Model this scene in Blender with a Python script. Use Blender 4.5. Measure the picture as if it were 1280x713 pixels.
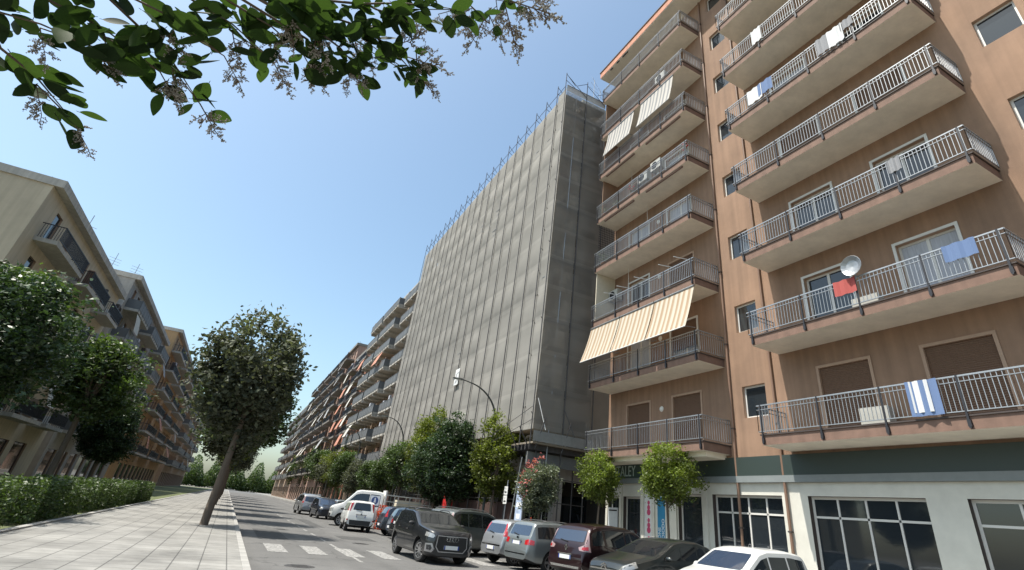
import bpy, bmesh, math, random
import numpy as np
from mathutils import Vector, Matrix
from mathutils.bvhtree import BVHTree

scene = bpy.context.scene
for o in list(bpy.data.objects):
    bpy.data.objects.remove(o)
C = scene.collection
rad = math.radians

# ------------------------------------------------------------------ camera
EYE = 1.58                       # eye height in metres; X right across the street, Y along the street
YAW, PITCH, ROLL = rad(26.18), rad(29.11), rad(6.23)
FPX, PPX, PPY = 636.43, 678.7, 294.29      # focal length / principal point in photo pixels
def cam_axes():
    f0 = Vector((math.sin(YAW), math.cos(YAW), 0)); r0 = Vector((math.cos(YAW), -math.sin(YAW), 0)); u0 = Vector((0, 0, 1))
    f = f0*math.cos(PITCH) + u0*math.sin(PITCH); u = -f0*math.sin(PITCH) + u0*math.cos(PITCH)
    r = r0*math.cos(ROLL) + u*math.sin(ROLL); up = -r0*math.sin(ROLL) + u*math.cos(ROLL)
    return r, up, f
CR, CU, CF = cam_axes()
cd = bpy.data.cameras.new('camera'); cam = bpy.data.objects.new('camera', cd); C.objects.link(cam)
cam.matrix_world = Matrix(((CR.x, CU.x, -CF.x, 0), (CR.y, CU.y, -CF.y, 0), (CR.z, CU.z, -CF.z, EYE), (0, 0, 0, 1)))
cd.sensor_fit = 'HORIZONTAL'; cd.sensor_width = 36; cd.lens = 36*FPX/1280
cd.shift_x = (640 - PPX)/1280; cd.shift_y = (PPY - 356.5)/1280
cd.clip_start = 0.05; cd.clip_end = 6000
scene.camera = cam
def ray(px, py):
    return CR*((px-PPX)/FPX) - CU*((py-PPY)/FPX) + CF
def on_x(px, py, X):
    d = ray(px, py); return Vector((0, 0, EYE)) + d*(X/d.x)
def at_dist(px, py, D):
    return Vector((0, 0, EYE)) + ray(px, py).normalized()*D

# ------------------------------------------------------------------ light
SUN_EL = rad(65.0)
SUN_AZ = Vector((-0.985, 0.17, 0)).normalized()       # horizontal direction towards the sun
to_sun = SUN_AZ*math.cos(SUN_EL) + Vector((0, 0, math.sin(SUN_EL)))
sl = bpy.data.lights.new('sun', 'SUN'); sl.energy = 4.2; sl.angle = rad(0.5); sl.color = (1.0, 0.95, 0.87)
so = bpy.data.objects.new('sun', sl); C.objects.link(so)
so.rotation_euler = to_sun.to_track_quat('Z', 'Y').to_euler(); so.location = (-20, 10, 60)
w = bpy.data.worlds.new('World'); scene.world = w; w.use_nodes = True
nt = w.node_tree; bg = nt.nodes['Background']
sky = nt.nodes.new('ShaderNodeTexSky'); sky.sky_type = 'NISHITA'; sky.sun_disc = False
sky.sun_elevation = SUN_EL; sky.sun_rotation = math.atan2(SUN_AZ.x, SUN_AZ.y)
sky.altitude = 0; sky.air_density = 1.0; sky.dust_density = 2.6; sky.ozone_density = 1.1
wb = nt.nodes.new('ShaderNodeVectorMath'); wb.operation = 'MULTIPLY'; wb.inputs[1].default_value = (0.96, 1.06, 1.0)      # the phone's white balance
nt.links.new(sky.outputs[0], wb.inputs[0]); nt.links.new(wb.outputs[0], bg.inputs[0]); bg.inputs[1].default_value = 0.131
scene.view_settings.view_transform = 'Standard'; scene.view_settings.look = 'None'
scene.view_settings.exposure = 0.83; scene.view_settings.gamma = 1.0
scene.render.engine = 'CYCLES'; scene.cycles.max_bounces = 8; scene.cycles.transparent_max_bounces = 24
scene.cycles.use_denoising = True

# ------------------------------------------------------------------ materials
MATS = {}
def mat(name, col, rough=0.7, metal=0.0, noise=0.0, scale=4.0, bump=0.0, bscale=40.0, coat=0.0, spec=0.5, tint=False, trans=0.0, streak=0.0, stretch=(1, 1, 1)):
    if name in MATS: return MATS[name]
    m = bpy.data.materials.new(name); m.use_nodes = True; N = m.node_tree.nodes; K = m.node_tree.links
    p = N['Principled BSDF']
    p.inputs['Base Color'].default_value = (*col, 1); p.inputs['Roughness'].default_value = rough
    p.inputs['Metallic'].default_value = metal; p.inputs['Coat Weight'].default_value = coat
    p.inputs['Coat Roughness'].default_value = 0.04; p.inputs['Specular IOR Level'].default_value = spec
    tc = N.new('ShaderNodeTexCoord'); vec = tc.outputs['Object']
    if stretch != (1, 1, 1):
        mp = N.new('ShaderNodeMapping'); mp.inputs['Scale'].default_value = stretch; K.new(vec, mp.inputs[0]); vec = mp.outputs[0]
    src = None
    if noise:
        n = N.new('ShaderNodeTexNoise'); n.inputs['Scale'].default_value = scale; n.inputs['Detail'].default_value = 6
        n.inputs['Roughness'].default_value = 0.65
        K.new(vec, n.inputs['Vector'])
        mr = N.new('ShaderNodeMapRange'); mr.inputs[1].default_value = 0.25; mr.inputs[2].default_value = 0.75
        mr.inputs[3].default_value = 1-noise; mr.inputs[4].default_value = 1+noise*0.6
        K.new(n.outputs[0], mr.inputs[0]); src = mr.outputs[0]
    if streak:
        mp2 = N.new('ShaderNodeMapping'); mp2.inputs['Scale'].default_value = (3, 3, 0.12); K.new(tc.outputs['Object'], mp2.inputs[0])
        n2 = N.new('ShaderNodeTexNoise'); n2.inputs['Scale'].default_value = 1.2; n2.inputs['Detail'].default_value = 5; K.new(mp2.outputs[0], n2.inputs['Vector'])
        mr2 = N.new('ShaderNodeMapRange'); mr2.inputs[1].default_value = 0.3; mr2.inputs[2].default_value = 0.7
        mr2.inputs[3].default_value = 1-streak; mr2.inputs[4].default_value = 1.05; K.new(n2.outputs[0], mr2.inputs[0])
        if src is None: src = mr2.outputs[0]
        else:
            mu = N.new('ShaderNodeMath'); mu.operation = 'MULTIPLY'; K.new(src, mu.inputs[0]); K.new(mr2.outputs[0], mu.inputs[1]); src = mu.outputs[0]
    if tint:
        at = N.new('ShaderNodeAttribute'); at.attribute_name = 'tint'
        if src is None: src = at.outputs['Fac']
        else:
            mu = N.new('ShaderNodeMath'); mu.operation = 'MULTIPLY'; K.new(src, mu.inputs[0]); K.new(at.outputs['Fac'], mu.inputs[1]); src = mu.outputs[0]
    if src is not None:
        vm = N.new('ShaderNodeVectorMath'); vm.operation = 'SCALE'; vm.inputs[0].default_value = col
        K.new(src, vm.inputs['Scale']); K.new(vm.outputs[0], p.inputs['Base Color']); colout = vm.outputs[0]
    else: colout = None
    if bump:
        n = N.new('ShaderNodeTexNoise'); n.inputs['Scale'].default_value = bscale; n.inputs['Detail'].default_value = 4
        K.new(vec, n.inputs['Vector'])
        b = N.new('ShaderNodeBump'); b.inputs['Strength'].default_value = bump; b.inputs['Distance'].default_value = 0.02
        K.new(n.outputs[0], b.inputs['Height']); K.new(b.outputs[0], p.inputs['Normal'])
    if trans:
        t = N.new('ShaderNodeBsdfTranslucent'); t.inputs[0].default_value = (col[0]*1.5, col[1]*1.6, col[2]*0.8, 1)
        if colout is not None:
            v2 = N.new('ShaderNodeVectorMath'); v2.operation = 'MULTIPLY'; v2.inputs[1].default_value = (1.5, 1.6, 0.8)
            K.new(colout, v2.inputs[0]); K.new(v2.outputs[0], t.inputs[0])
        mx = N.new('ShaderNodeMixShader'); mx.inputs[0].default_value = trans
        K.new(p.outputs[0], mx.inputs[1]); K.new(t.outputs[0], mx.inputs[2]); K.new(mx.outputs[0], N['Material Output'].inputs[0])
    MATS[name] = m; return m

def stripe_mat(name, ca, cb, period, duty=0.5, trans=0.35):
    """awning cloth: painted-on woven stripes running down the cloth (object Y axis is across them)"""
    m = bpy.data.materials.new(name); m.use_nodes = True; N = m.node_tree.nodes; K = m.node_tree.links
    p = N['Principled BSDF']; p.inputs['Roughness'].default_value = 0.85
    tc = N.new('ShaderNodeTexCoord'); sx = N.new('ShaderNodeSeparateXYZ'); K.new(tc.outputs['Object'], sx.inputs[0])
    md = N.new('ShaderNodeMath'); md.operation = 'DIVIDE'; md.inputs[1].default_value = period; K.new(sx.outputs[1], md.inputs[0])
    fr = N.new('ShaderNodeMath'); fr.operation = 'FRACT'; K.new(md.outputs[0], fr.inputs[0])
    rp = N.new('ShaderNodeValToRGB'); e = rp.color_ramp.elements
    e[0].color = (*ca, 1); e[0].position = duty-0.12; e[1].color = (*cb, 1); e[1].position = duty+0.12
    e3 = rp.color_ramp.elements.new(0.94); e3.color = (*cb, 1); e4 = rp.color_ramp.elements.new(1.0); e4.color = (*ca, 1)
    K.new(fr.outputs[0], rp.inputs[0]); K.new(rp.outputs[0], p.inputs['Base Color'])
    t = N.new('ShaderNodeBsdfTranslucent'); K.new(rp.outputs[0], t.inputs[0])
    mx = N.new('ShaderNodeMixShader'); mx.inputs[0].default_value = trans
    K.new(p.outputs[0], mx.inputs[1]); K.new(t.outputs[0], mx.inputs[2]); K.new(mx.outputs[0], N['Material Output'].inputs[0])
    return m

def net_mat(name, col, opacity, trans=0.25):
    """debris netting: woven mesh, partly open, with dirt clouds and denser weave lines"""
    m = bpy.data.materials.new(name); m.use_nodes = True; N = m.node_tree.nodes; K = m.node_tree.links
    p = N['Principled BSDF']; p.inputs['Roughness'].default_value = 0.8; p.inputs['Specular IOR Level'].default_value = 0.15
    tc = N.new('ShaderNodeTexCoord'); n = N.new('ShaderNodeTexNoise'); n.inputs['Scale'].default_value = 0.35; n.inputs['Detail'].default_value = 7
    mp = N.new('ShaderNodeMapping'); mp.inputs['Scale'].default_value = (1, 1, 0.45); K.new(tc.outputs['Object'], mp.inputs[0]); K.new(mp.outputs[0], n.inputs['Vector'])
    mr = N.new('ShaderNodeMapRange'); mr.inputs[1].default_value = .3; mr.inputs[2].default_value = .7; mr.inputs[3].default_value = .86; mr.inputs[4].default_value = 1.08
    K.new(n.outputs[0], mr.inputs[0])
    at = N.new('ShaderNodeAttribute'); at.attribute_name = 'tint'
    mu = N.new('ShaderNodeMath'); mu.operation = 'MULTIPLY'; K.new(mr.outputs[0], mu.inputs[0]); K.new(at.outputs['Fac'], mu.inputs[1])
    vm = N.new('ShaderNodeVectorMath'); vm.operation = 'SCALE'; vm.inputs[0].default_value = col; K.new(mu.outputs[0], vm.inputs['Scale'])
    K.new(vm.outputs[0], p.inputs['Base Color'])
    t = N.new('ShaderNodeBsdfTranslucent'); K.new(vm.outputs[0], t.inputs[0])
    mx = N.new('ShaderNodeMixShader'); mx.inputs[0].default_value = trans; K.new(p.outputs[0], mx.inputs[1]); K.new(t.outputs[0], mx.inputs[2])
    tr = N.new('ShaderNodeBsdfTransparent'); m2 = N.new('ShaderNodeMixShader')
    mo = N.new('ShaderNodeMath'); mo.operation = 'MULTIPLY'; mo.inputs[1].default_value = opacity; mo.use_clamp = True; K.new(at.outputs['Fac'], mo.inputs[0])
    K.new(mo.outputs[0], m2.inputs[0]); K.new(tr.outputs[0], m2.inputs[1]); K.new(mx.outputs[0], m2.inputs[2])
    K.new(m2.outputs[0], N['Material Output'].inputs[0]); return m

# ------------------------------------------------------------------ mesh helpers
class MB:
    def __init__(s): s.v = []; s.f = []; s.m = []
    def add(s, vs, fs, mi=0):
        b = len(s.v); s.v += [tuple(x) for x in vs]; s.f += [tuple(b+i for i in q) for q in fs]; s.m += [mi]*len(fs); return s
    def box(s, x0, x1, y0, y1, z0, z1, mi=0, skip=''):
        vs = [(x, y, z) for z in (z0, z1) for y in (y0, y1) for x in (x0, x1)]
        F = dict(b=(0, 2, 3, 1), t=(4, 5, 7, 6), s=(0, 1, 5, 4), n=(2, 6, 7, 3), w=(0, 4, 6, 2), e=(1, 3, 7, 5))
        s.add(vs, [q for k, q in F.items() if k not in skip], mi); return s
    def bar(s, p, q, wd, hd=None, mi=0, up=(0, 0, 1)):
        p = Vector(p); q = Vector(q); hd = hd or wd; d = (q-p).normalized(); u = Vector(up)
        if abs(d.dot(u)) > 0.95: u = Vector((1, 0, 0))
        a = d.cross(u).normalized()*wd/2; b = a.cross(d).normalized()*hd/2
        vs = [p-a-b, p+a-b, p+a+b, p-a+b, q-a-b, q+a-b, q+a+b, q-a+b]
        s.add(vs, [(3, 2, 1, 0), (4, 5, 6, 7), (0, 1, 5, 4), (1, 2, 6, 5), (2, 3, 7, 6), (3, 0, 4, 7)], mi); return s
    def tube(s, path, r, n=8, mi=0, cap=True):
        P = [Vector(p) for p in path]; R = r if isinstance(r, (list, tuple)) else [r]*len(P); vs = []; fs = []
        ref = Vector((0, 0, 1)) if abs((P[-1]-P[0]).normalized().z) < .9 else Vector((1, 0, 0))
        for i, p in enumerate(P):
            d = (P[min(i+1, len(P)-1)] - P[max(i-1, 0)]).normalized(); a = d.cross(ref)
            a = a.normalized() if a.length > 1e-5 else d.orthogonal().normalized(); b = a.cross(d)
            for k in range(n):
                t = 2*math.pi*k/n; vs.append(p + a*(R[i]*math.cos(t)) + b*(R[i]*math.sin(t)))
        for i in range(len(P)-1):
            for k in range(n): fs.append((i*n+k, i*n+(k+1) % n, (i+1)*n+(k+1) % n, (i+1)*n+k))
        if cap: fs += [tuple(range(n))[::-1], tuple((len(P)-1)*n+k for k in range(n))]
        s.add(vs, fs, mi); return s
    def lathe(s, prof, n=24, mi=0, axis='z', o=(0, 0, 0), close=False):
        vs = []; fs = []; m = len(prof)
        for k in range(n):
            t = 2*math.pi*k/n
            for r, z in prof:
                a, b = r*math.cos(t), r*math.sin(t)
                p = (a, b, z) if axis == 'z' else ((a, z, b) if axis == 'y' else (z, a, b))
                vs.append((p[0]+o[0], p[1]+o[1], p[2]+o[2]))
        for k in range(n):
            for j in range(m-1 if not close else m):
                fs.append((k*m+j, ((k+1) % n)*m+j, ((k+1) % n)*m+(j+1) % m, k*m+(j+1) % m))
        s.add(vs, fs, mi); return s
    def quad(s, a, b, c, d, mi=0): s.add([a, b, c, d], [(0, 1, 2, 3)], mi); return s
    def mesh(s, name, mats, smooth=None):
        me = bpy.data.meshes.new(name); me.from_pydata([tuple(x) for x in s.v], [], s.f)
        for m in (mats if isinstance(mats, (list, tuple)) else [mats]): me.materials.append(m)
        me.polygons.foreach_set('material_index', s.m)
        me.update()
        if smooth is not None:
            me.polygons.foreach_set('use_smooth', [True]*len(s.f)); me.set_sharp_from_angle(angle=rad(smooth))
        return me
    def build(s, name, mats, parent=None, smooth=None, loc=None):
        return link(name, s.mesh(name, mats, smooth), parent, loc)

def link(name, me, parent=None, loc=None):
    """meshes are in world metres unless loc is given: a child of an Empty is shifted back by the Empty's place"""
    o = bpy.data.objects.new(name, me); C.objects.link(o)
    if parent is not None:
        o.parent = parent
        base = Vector(parent.location) if parent.parent is None and parent.get('world') else Vector((0, 0, 0))
        o.location = (Vector(loc) if loc is not None else Vector((0, 0, 0))) - base
    elif loc is not None: o.location = loc
    return o
def thing(name, label, cat, loc=(0, 0, 0), rz=0.0, group=None, world=False):
    o = bpy.data.objects.new(name, None); C.objects.link(o); o.location = loc; o.rotation_euler = (0, 0, rz)
    o.empty_display_size = 0.3
    if world: o['world'] = 1
    return tag(o, label, cat, group)
def tag(o, label, cat, group=None):
    o['label'] = label; o['category'] = cat
    if group: o['group'] = group
    return o
def structure(o): o['kind'] = 'structure'; return o
def copy_tree(o, parent=None):
    c = o.copy(); C.objects.link(c); c.parent = parent
    for ch in list(o.children): copy_tree(ch, c)
    return c

def wall_open(mb, X, y0, y1, z0, z1, ops, depth, mi=0, mr=0, face=-1):
    """wall in the plane x=X facing -x (face=-1) or +x, with openings (ya,yb,za,zb) and reveals `depth` deep"""
    ys = sorted({y0, y1, *[a for q in ops for a in q[:2]]}); zs = sorted({z0, z1, *[a for q in ops for a in q[2:4]]})
    ys = [y for y in ys if y0 <= y <= y1]; zs = [z for z in zs if z0 <= z <= z1]
    # merge runs: one quad per z-strip run
    for i in range(len(zs)-1):
        zc = (zs[i]+zs[i+1])/2; run = None
        for j in range(len(ys)-1):
            yc = (ys[j]+ys[j+1])/2
            hole = any(a < yc < b and c < zc < d for a, b, c, d in ops)
            if not hole:
                q = [(X, ys[j], zs[i]), (X, ys[j], zs[i+1]), (X, ys[j+1], zs[i+1]), (X, ys[j+1], zs[i])]
                if face > 0: q = q[::-1]
                mb.quad(*q, mi)
    Xd = X - face*depth
    for a, b, c, d in ops:
        mb.quad((X, a, c), (Xd, a, c), (Xd, a, d), (X, a, d), mr); mb.quad((X, b, c), (X, b, d), (Xd, b, d), (Xd, b, c), mr)
        mb.quad((X, a, d), (Xd, a, d), (Xd, b, d), (X, b, d), mr); mb.quad((X, a, c), (X, b, c), (Xd, b, c), (Xd, a, c), mr)
    return mb

def text_mesh(txt, size, m, name, parent, mat_world, extrude=0.004, xscale=1.0):
    cu = bpy.data.curves.new(name, 'FONT'); cu.body = txt; cu.size = size; cu.extrude = extrude; cu.align_x = 'LEFT'
    t = bpy.data.objects.new('tmp', cu); C.objects.link(t)
    dg = bpy.context.evaluated_depsgraph_get(); me = bpy.data.meshes.new_from_object(t.evaluated_get(dg))
    bpy.data.objects.remove(t); me.transform(Matrix.Diagonal((xscale, 1, 1, 1))); me.transform(mat_world); me.materials.clear(); me.materials.append(m)
    return link(name, me, parent)

M_GLASS = mat('window_glass', (0.02, 0.025, 0.03), 0.04, spec=0.8)
M_DARK = mat('dark_void', (0.012, 0.012, 0.013), 0.9)
M_STEEL = mat('galvanised_steel', (0.33, 0.34, 0.35), 0.45, 0.7, noise=.2)
M_ALU = mat('railing_aluminium', (0.36, 0.37, 0.38), 0.4, 0.6, noise=.15)
M_BLACKMETAL = mat('black_metal', (0.03, 0.03, 0.035), 0.5, 0.3)
M_WHITE = mat('white_paint', (0.72, 0.71, 0.68), 0.5, noise=.08)

# ================================================================== ground, road, pavements
KERB_R, KERB_L, ROAD_END = 14.15, 0.95, 900.0
KERB_F, Y_STEP = 12.15, 24.9          # the pavement is wider from the scaffold on
M_ASPH = mat('asphalt', (0.113, 0.110, 0.105), 0.85, noise=.28, scale=0.35, bump=.25, bscale=90)
def patched_asphalt():
    m = M_ASPH; N = m.node_tree.nodes; K = m.node_tree.links; p = N['Principled BSDF']
    src = p.inputs['Base Color'].links[0].from_socket
    tc = N.new('ShaderNodeTexCoord')
    fine = N.new('ShaderNodeTexNoise'); fine.inputs['Scale'].default_value = 60; fine.inputs['Detail'].default_value = 3; K.new(tc.outputs['Object'], fine.inputs['Vector'])
    mp = N.new('ShaderNodeMapping'); mp.inputs['Scale'].default_value = (1.6, 0.05, 1); K.new(tc.outputs['Object'], mp.inputs[0])
    tr = N.new('ShaderNodeTexNoise'); tr.inputs['Scale'].default_value = 1.0; tr.inputs['Detail'].default_value = 3; K.new(mp.outputs[0], tr.inputs['Vector'])
    vo = N.new('ShaderNodeTexVoronoi'); vo.feature = 'DISTANCE_TO_EDGE'; vo.inputs['Scale'].default_value = 0.28; 
    mpw = N.new('ShaderNodeMapping'); K.new(tc.outputs['Object'], mpw.inputs[0]); 
    dn = N.new('ShaderNodeTexNoise'); dn.inputs['Scale'].default_value = 1.4; dn.inputs['Detail'].default_value = 5; K.new(tc.outputs['Object'], dn.inputs['Vector'])
    ad = N.new('ShaderNodeVectorMath'); ad.operation = 'ADD'; K.new(mpw.outputs[0], ad.inputs[0]); K.new(dn.outputs['Color'], ad.inputs[1]); K.new(ad.outputs[0], vo.inputs['Vector'])
    def rng(sock, a, b, c, d):
        r = N.new('ShaderNodeMapRange'); r.inputs[1].default_value = a; r.inputs[2].default_value = b; r.inputs[3].default_value = c; r.inputs[4].default_value = d; K.new(sock, r.inputs[0]); return r.outputs[0]
    mu = N.new('ShaderNodeMath'); mu.operation = 'MULTIPLY'; K.new(rng(fine.outputs[0], .3, .7, .82, 1.15), mu.inputs[0]); K.new(rng(tr.outputs[0], .3, .7, .88, 1.1), mu.inputs[1])
    m2 = N.new('ShaderNodeMath'); m2.operation = 'MULTIPLY'; K.new(mu.outputs[0], m2.inputs[0]); K.new(rng(vo.outputs[0], 0.0, 0.012, .55, 1.0), m2.inputs[1])
    vm = N.new('ShaderNodeVectorMath'); vm.operation = 'SCALE'; K.new(src, vm.inputs[0]); K.new(m2.outputs[0], vm.inputs['Scale']); K.new(vm.outputs[0], p.inputs['Base Color'])
patched_asphalt()
M_PAVE = mat('pavement_asphalt', (0.16, 0.155, 0.15), 0.9, noise=.25, scale=1.2, bump=.2, bscale=120)
def joint_paving():
    m = bpy.data.materials.new('paving_slabs'); m.use_nodes = True; N = m.node_tree.nodes; K = m.node_tree.links; q = N['Principled BSDF']; q.inputs['Roughness'].default_value = .9
    tc = N.new('ShaderNodeTexCoord'); b = N.new('ShaderNodeTexBrick'); b.inputs['Scale'].default_value = 1.0; b.inputs['Brick Width'].default_value = .5; b.inputs['Row Height'].default_value = .5; b.inputs['Mortar Size'].default_value = .012; b.offset = 0.0
    b.inputs['Color1'].default_value = (.25, .243, .225, 1); b.inputs['Color2'].default_value = (.225, .218, .20, 1); b.inputs['Mortar'].default_value = (.10, .097, .09, 1); b.inputs['Bias'].default_value = -.2
    K.new(tc.outputs['Object'], b.inputs['Vector']); n = N.new('ShaderNodeTexNoise'); n.inputs['Scale'].default_value = .55; n.inputs['Detail'].default_value = 10; n.inputs['Roughness'].default_value = .7; K.new(tc.outputs['Object'], n.inputs['Vector'])
    r = N.new('ShaderNodeMapRange'); r.inputs[1].default_value = .3; r.inputs[2].default_value = .7; r.inputs[3].default_value = .5; r.inputs[4].default_value = 1.2; K.new(n.outputs[0], r.inputs[0])
    v = N.new('ShaderNodeVectorMath'); v.operation = 'SCALE'; K.new(b.outputs['Color'], v.inputs[0]); K.new(r.outputs[0], v.inputs['Scale']); K.new(v.outputs[0], q.inputs['Base Color'])
    bp_ = N.new('ShaderNodeBump'); bp_.inputs['Distance'].default_value = .01; bp_.inputs['Strength'].default_value = .6; bp_.invert = True; K.new(b.outputs['Fac'], bp_.inputs['Height']); K.new(bp_.outputs[0], q.inputs['Normal']); return m
M_PAVE = joint_paving()
M_KERB = mat('kerb_stone', (0.30, 0.29, 0.27), 0.8, noise=.25, scale=3)
M_SOIL = mat('ground_soil', (0.17, 0.155, 0.13), 0.95, noise=.3, scale=.2)
g = MB(); g.quad((-3000, -1500, -.02), (3000, -1500, -.02), (3000, 4000, -.02), (-3000, 4000, -.02)); structure(g.build('ground', M_SOIL))
road = structure(MB().quad((KERB_L, -60, 0), (KERB_R, -60, 0), (KERB_R, ROAD_END, 0), (KERB_L, ROAD_END, 0)).build('road', M_ASPH))
def worn_paint(name, col):
    m = bpy.data.materials.new(name); m.use_nodes = True; N = m.node_tree.nodes; K = m.node_tree.links; p = N['Principled BSDF']; p.inputs['Roughness'].default_value = .75
    tc = N.new('ShaderNodeTexCoord'); n = N.new('ShaderNodeTexNoise'); n.inputs['Scale'].default_value = 9; n.inputs['Detail'].default_value = 8; n.inputs['Roughness'].default_value = .75; K.new(tc.outputs['Object'], n.inputs['Vector'])
    r = N.new('ShaderNodeValToRGB'); e = r.color_ramp.elements; e[0].position = .43; e[0].color = (.125, .122, .116, 1); e[1].position = .60; e[1].color = (*col, 1)
    K.new(n.outputs[0], r.inputs[0]); K.new(r.outputs[0], p.inputs['Base Color']); return m
M_PAINT = worn_paint('road_paint', (0.36, 0.35, 0.33))
for k in range(8):                                   # zebra crossing, bars along the street
    x = 1.65 + k*1.17
    if x > 10: break
    MB().box(x, x+.58, 19.5, 22.3, .004, .007).build('crossing_stripe', M_PAINT, road)
MB().box(4.08, 4.2, 18.0, 24.1, .0045, .0068).build('lane_line', M_PAINT, road)
for k in range(16):
    y = 25.2 + k*3.0
    MB().box(4.08, 4.2, y, y+1.5, .004, .007).build('lane_dash', M_PAINT, road)
MB().box(9.35, 9.47, 24.0, 120, .004, .007).build('bay_line', M_PAINT, road)
for k in range(9):
    y = 10.2 + k*2.45
    MB().box(9.47, 13.95, y, y+.11, .004, .007).build('bay_line', M_PAINT, road)
M_TAR = mat('tar_patch', (.065, .064, .062), .9, noise=.3, scale=2, bump=.3, bscale=80); M_IRON = mat('cast_iron', (.07, .065, .06), .6, .5, noise=.3, scale=20)
for (x, y, a, b) in ((1.6, 24.5, 1.1, 5.5), (5.2, 27.5, 1.6, 2.2), (2.6, 13.2, 2.0, 1.4), (5.0, 36, .7, 9), (2.2, 46, 1.8, 3)): MB().box(x, x+a, y, y+b, .0012, .0030).build('tar_patch', M_TAR, road)
for (x, y) in ((5.6, 25.5), (2.9, 31.0), (2.2, 16.2)):
    mh = MB().lathe([(.001, .006), (.30, .006), (.31, .0045), (.36, .0055), (.37, .0015)], 24).build('manhole_cover', M_IRON, road, loc=(x, y, 0))
    for i in range(5): MB().box(-.2, .2, -.2+i*.1-.012, -.2+i*.1+.012, .0065, .0085).build('cover_rib', M_IRON, mh)
# pavements with kerbs
pr = structure(MB().box(KERB_R+.16, 60, -60, Y_STEP, -.01, .14).box(KERB_F+.16, 60, Y_STEP+.0, ROAD_END, -.012, .14).build('pavement_right', M_PAVE))
pl = structure(MB().box(-4.2, KERB_L-.16, -60, ROAD_END, -.01, .14).build('pavement_left', M_PAVE))
kerb_me = MB().box(0, .156, 0, .985, -.01, .147).mesh('kerb', M_KERB)
for k in range(115): link('kerb_stone', kerb_me, pl, (KERB_L-.158, 6+k, 0))
for k in range(16): link('kerb_stone', kerb_me, pr, (KERB_R+.002, 8.8+k, 0))
for k in range(100): link('kerb_stone', kerb_me, pr, (KERB_F+.002, Y_STEP+.16+k, 0))
MB().box(KERB_F+.002, KERB_R+.158, Y_STEP-.002, Y_STEP+.156, -.01, .1475).build('kerb_run', M_KERB, pr)
for (xx, ya, yb, pp) in ((KERB_L-.158, -60, 5.98, pl), (KERB_L-.158, 121.1, ROAD_END, pl), (KERB_R+.002, -60, 8.78, pr), (KERB_F+.002, 125.2, ROAD_END, pr)): MB().box(xx, xx+.156, ya, yb, -.01, .147).build('kerb_run', M_KERB, pp)
M_GRASS = mat('dry_grass', (0.10, 0.115, 0.045), .95, noise=.4, scale=.9, bump=.5, bscale=25)
structure(MB().box(-14.2, -4.36, -60, 250, -.01, .10).build('verge', M_GRASS))
structure(MB().box(-4.36, -4.2, -60, 250, -.01, .18).build('verge_kerb', M_KERB))

# ================================================================== brown apartment house with balconies (right)
XB, XW, STOREY, Z1 = 15.2, 16.65, 3.43, 4.47
BY0, BY1 = 15.25, 23.35          # the balcony stack the photograph shows
M_STUCCO = mat('brown_stucco', (0.29, 0.180, 0.118), 0.9, noise=.26, scale=.45, bump=.25, bscale=60, streak=.20)
M_FASCIA = mat('balcony_fascia', (0.205, 0.125, 0.092), 0.85, noise=.22, scale=2.5, streak=.2)
M_SOFFIT = mat('cream_soffit', (0.84, 0.77, 0.65), 0.9, noise=.2, scale=1.1)
M_ROOFED = mat('salmon_cornice', (0.52, 0.235, 0.15), 0.85, noise=.15, scale=2, streak=.15)
M_SHUT = mat('brown_shutter', (0.135, 0.075, 0.045), 0.6, noise=.1)
M_REVEAL = mat('window_surround', (0.40, 0.27, 0.19), 0.8, noise=.1)
M_CREAM = mat('cream_panel', (0.60, 0.54, 0.42), 0.8, noise=.1)
M_WOODW = mat('white_frame', (0.62, 0.60, 0.56), 0.5)
M_CURT = mat('net_curtain', (0.42, 0.43, 0.47), 0.9, noise=.25, scale=6, stretch=(1, 4, .3))
M_SHOP = mat('shop_stone', (0.60, 0.58, 0.51), 0.6, noise=.12, scale=2)
M_SHOPDK = mat('shop_sign_green', (0.03, 0.045, 0.04), 0.5)
M_TRIMDK = mat('dark_trim', (0.06, 0.045, 0.04), 0.7)

apt = thing('apartment_building', 'brown stucco apartment house with cream balcony soffits, awnings and a salmon roof edge', 'building', (17, 14, 0), world=True)
BAYS = [(BY0, BY1), (4.45, 12.55), (-6.4, 1.7)]
WALL_END = 23.5; WALL_START = -8.0
slabs = [Z1 + STOREY*k for k in range(8)]
ops = []
for (a, b) in BAYS:
    for z in slabs:
        ops += [(a+4.85, a+6.6, z+.36, z+2.62), (a+1.45, a+3.2, z+.36, z+2.62)]
for k, z in enumerate(slabs):                 # stair windows between the stacks
    for yc in (13.9, 3.07): ops.append((yc-.55, yc+.55, z+1.3, z+2.5))
m = MB(); wall_open(m, XW, WALL_START, WALL_END, Z1-.1, 31.4, ops, .28, 0, 1)
m.quad((XW, WALL_END, 0), (XW, WALL_END, 31.4), (28, WALL_END, 31.4), (28, WALL_END, 0), 0)
m.quad((XW, WALL_START, 0), (28, WALL_START, 0), (28, WALL_START, 31.4), (XW, WALL_START, 31.4), 0)
m.quad((28, WALL_START, 0), (28, WALL_END, 0), (28, WALL_END, 31.4), (28, WALL_START, 31.4), 0)
m.build('wall', [M_STUCCO, M_REVEAL], apt)
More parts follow.
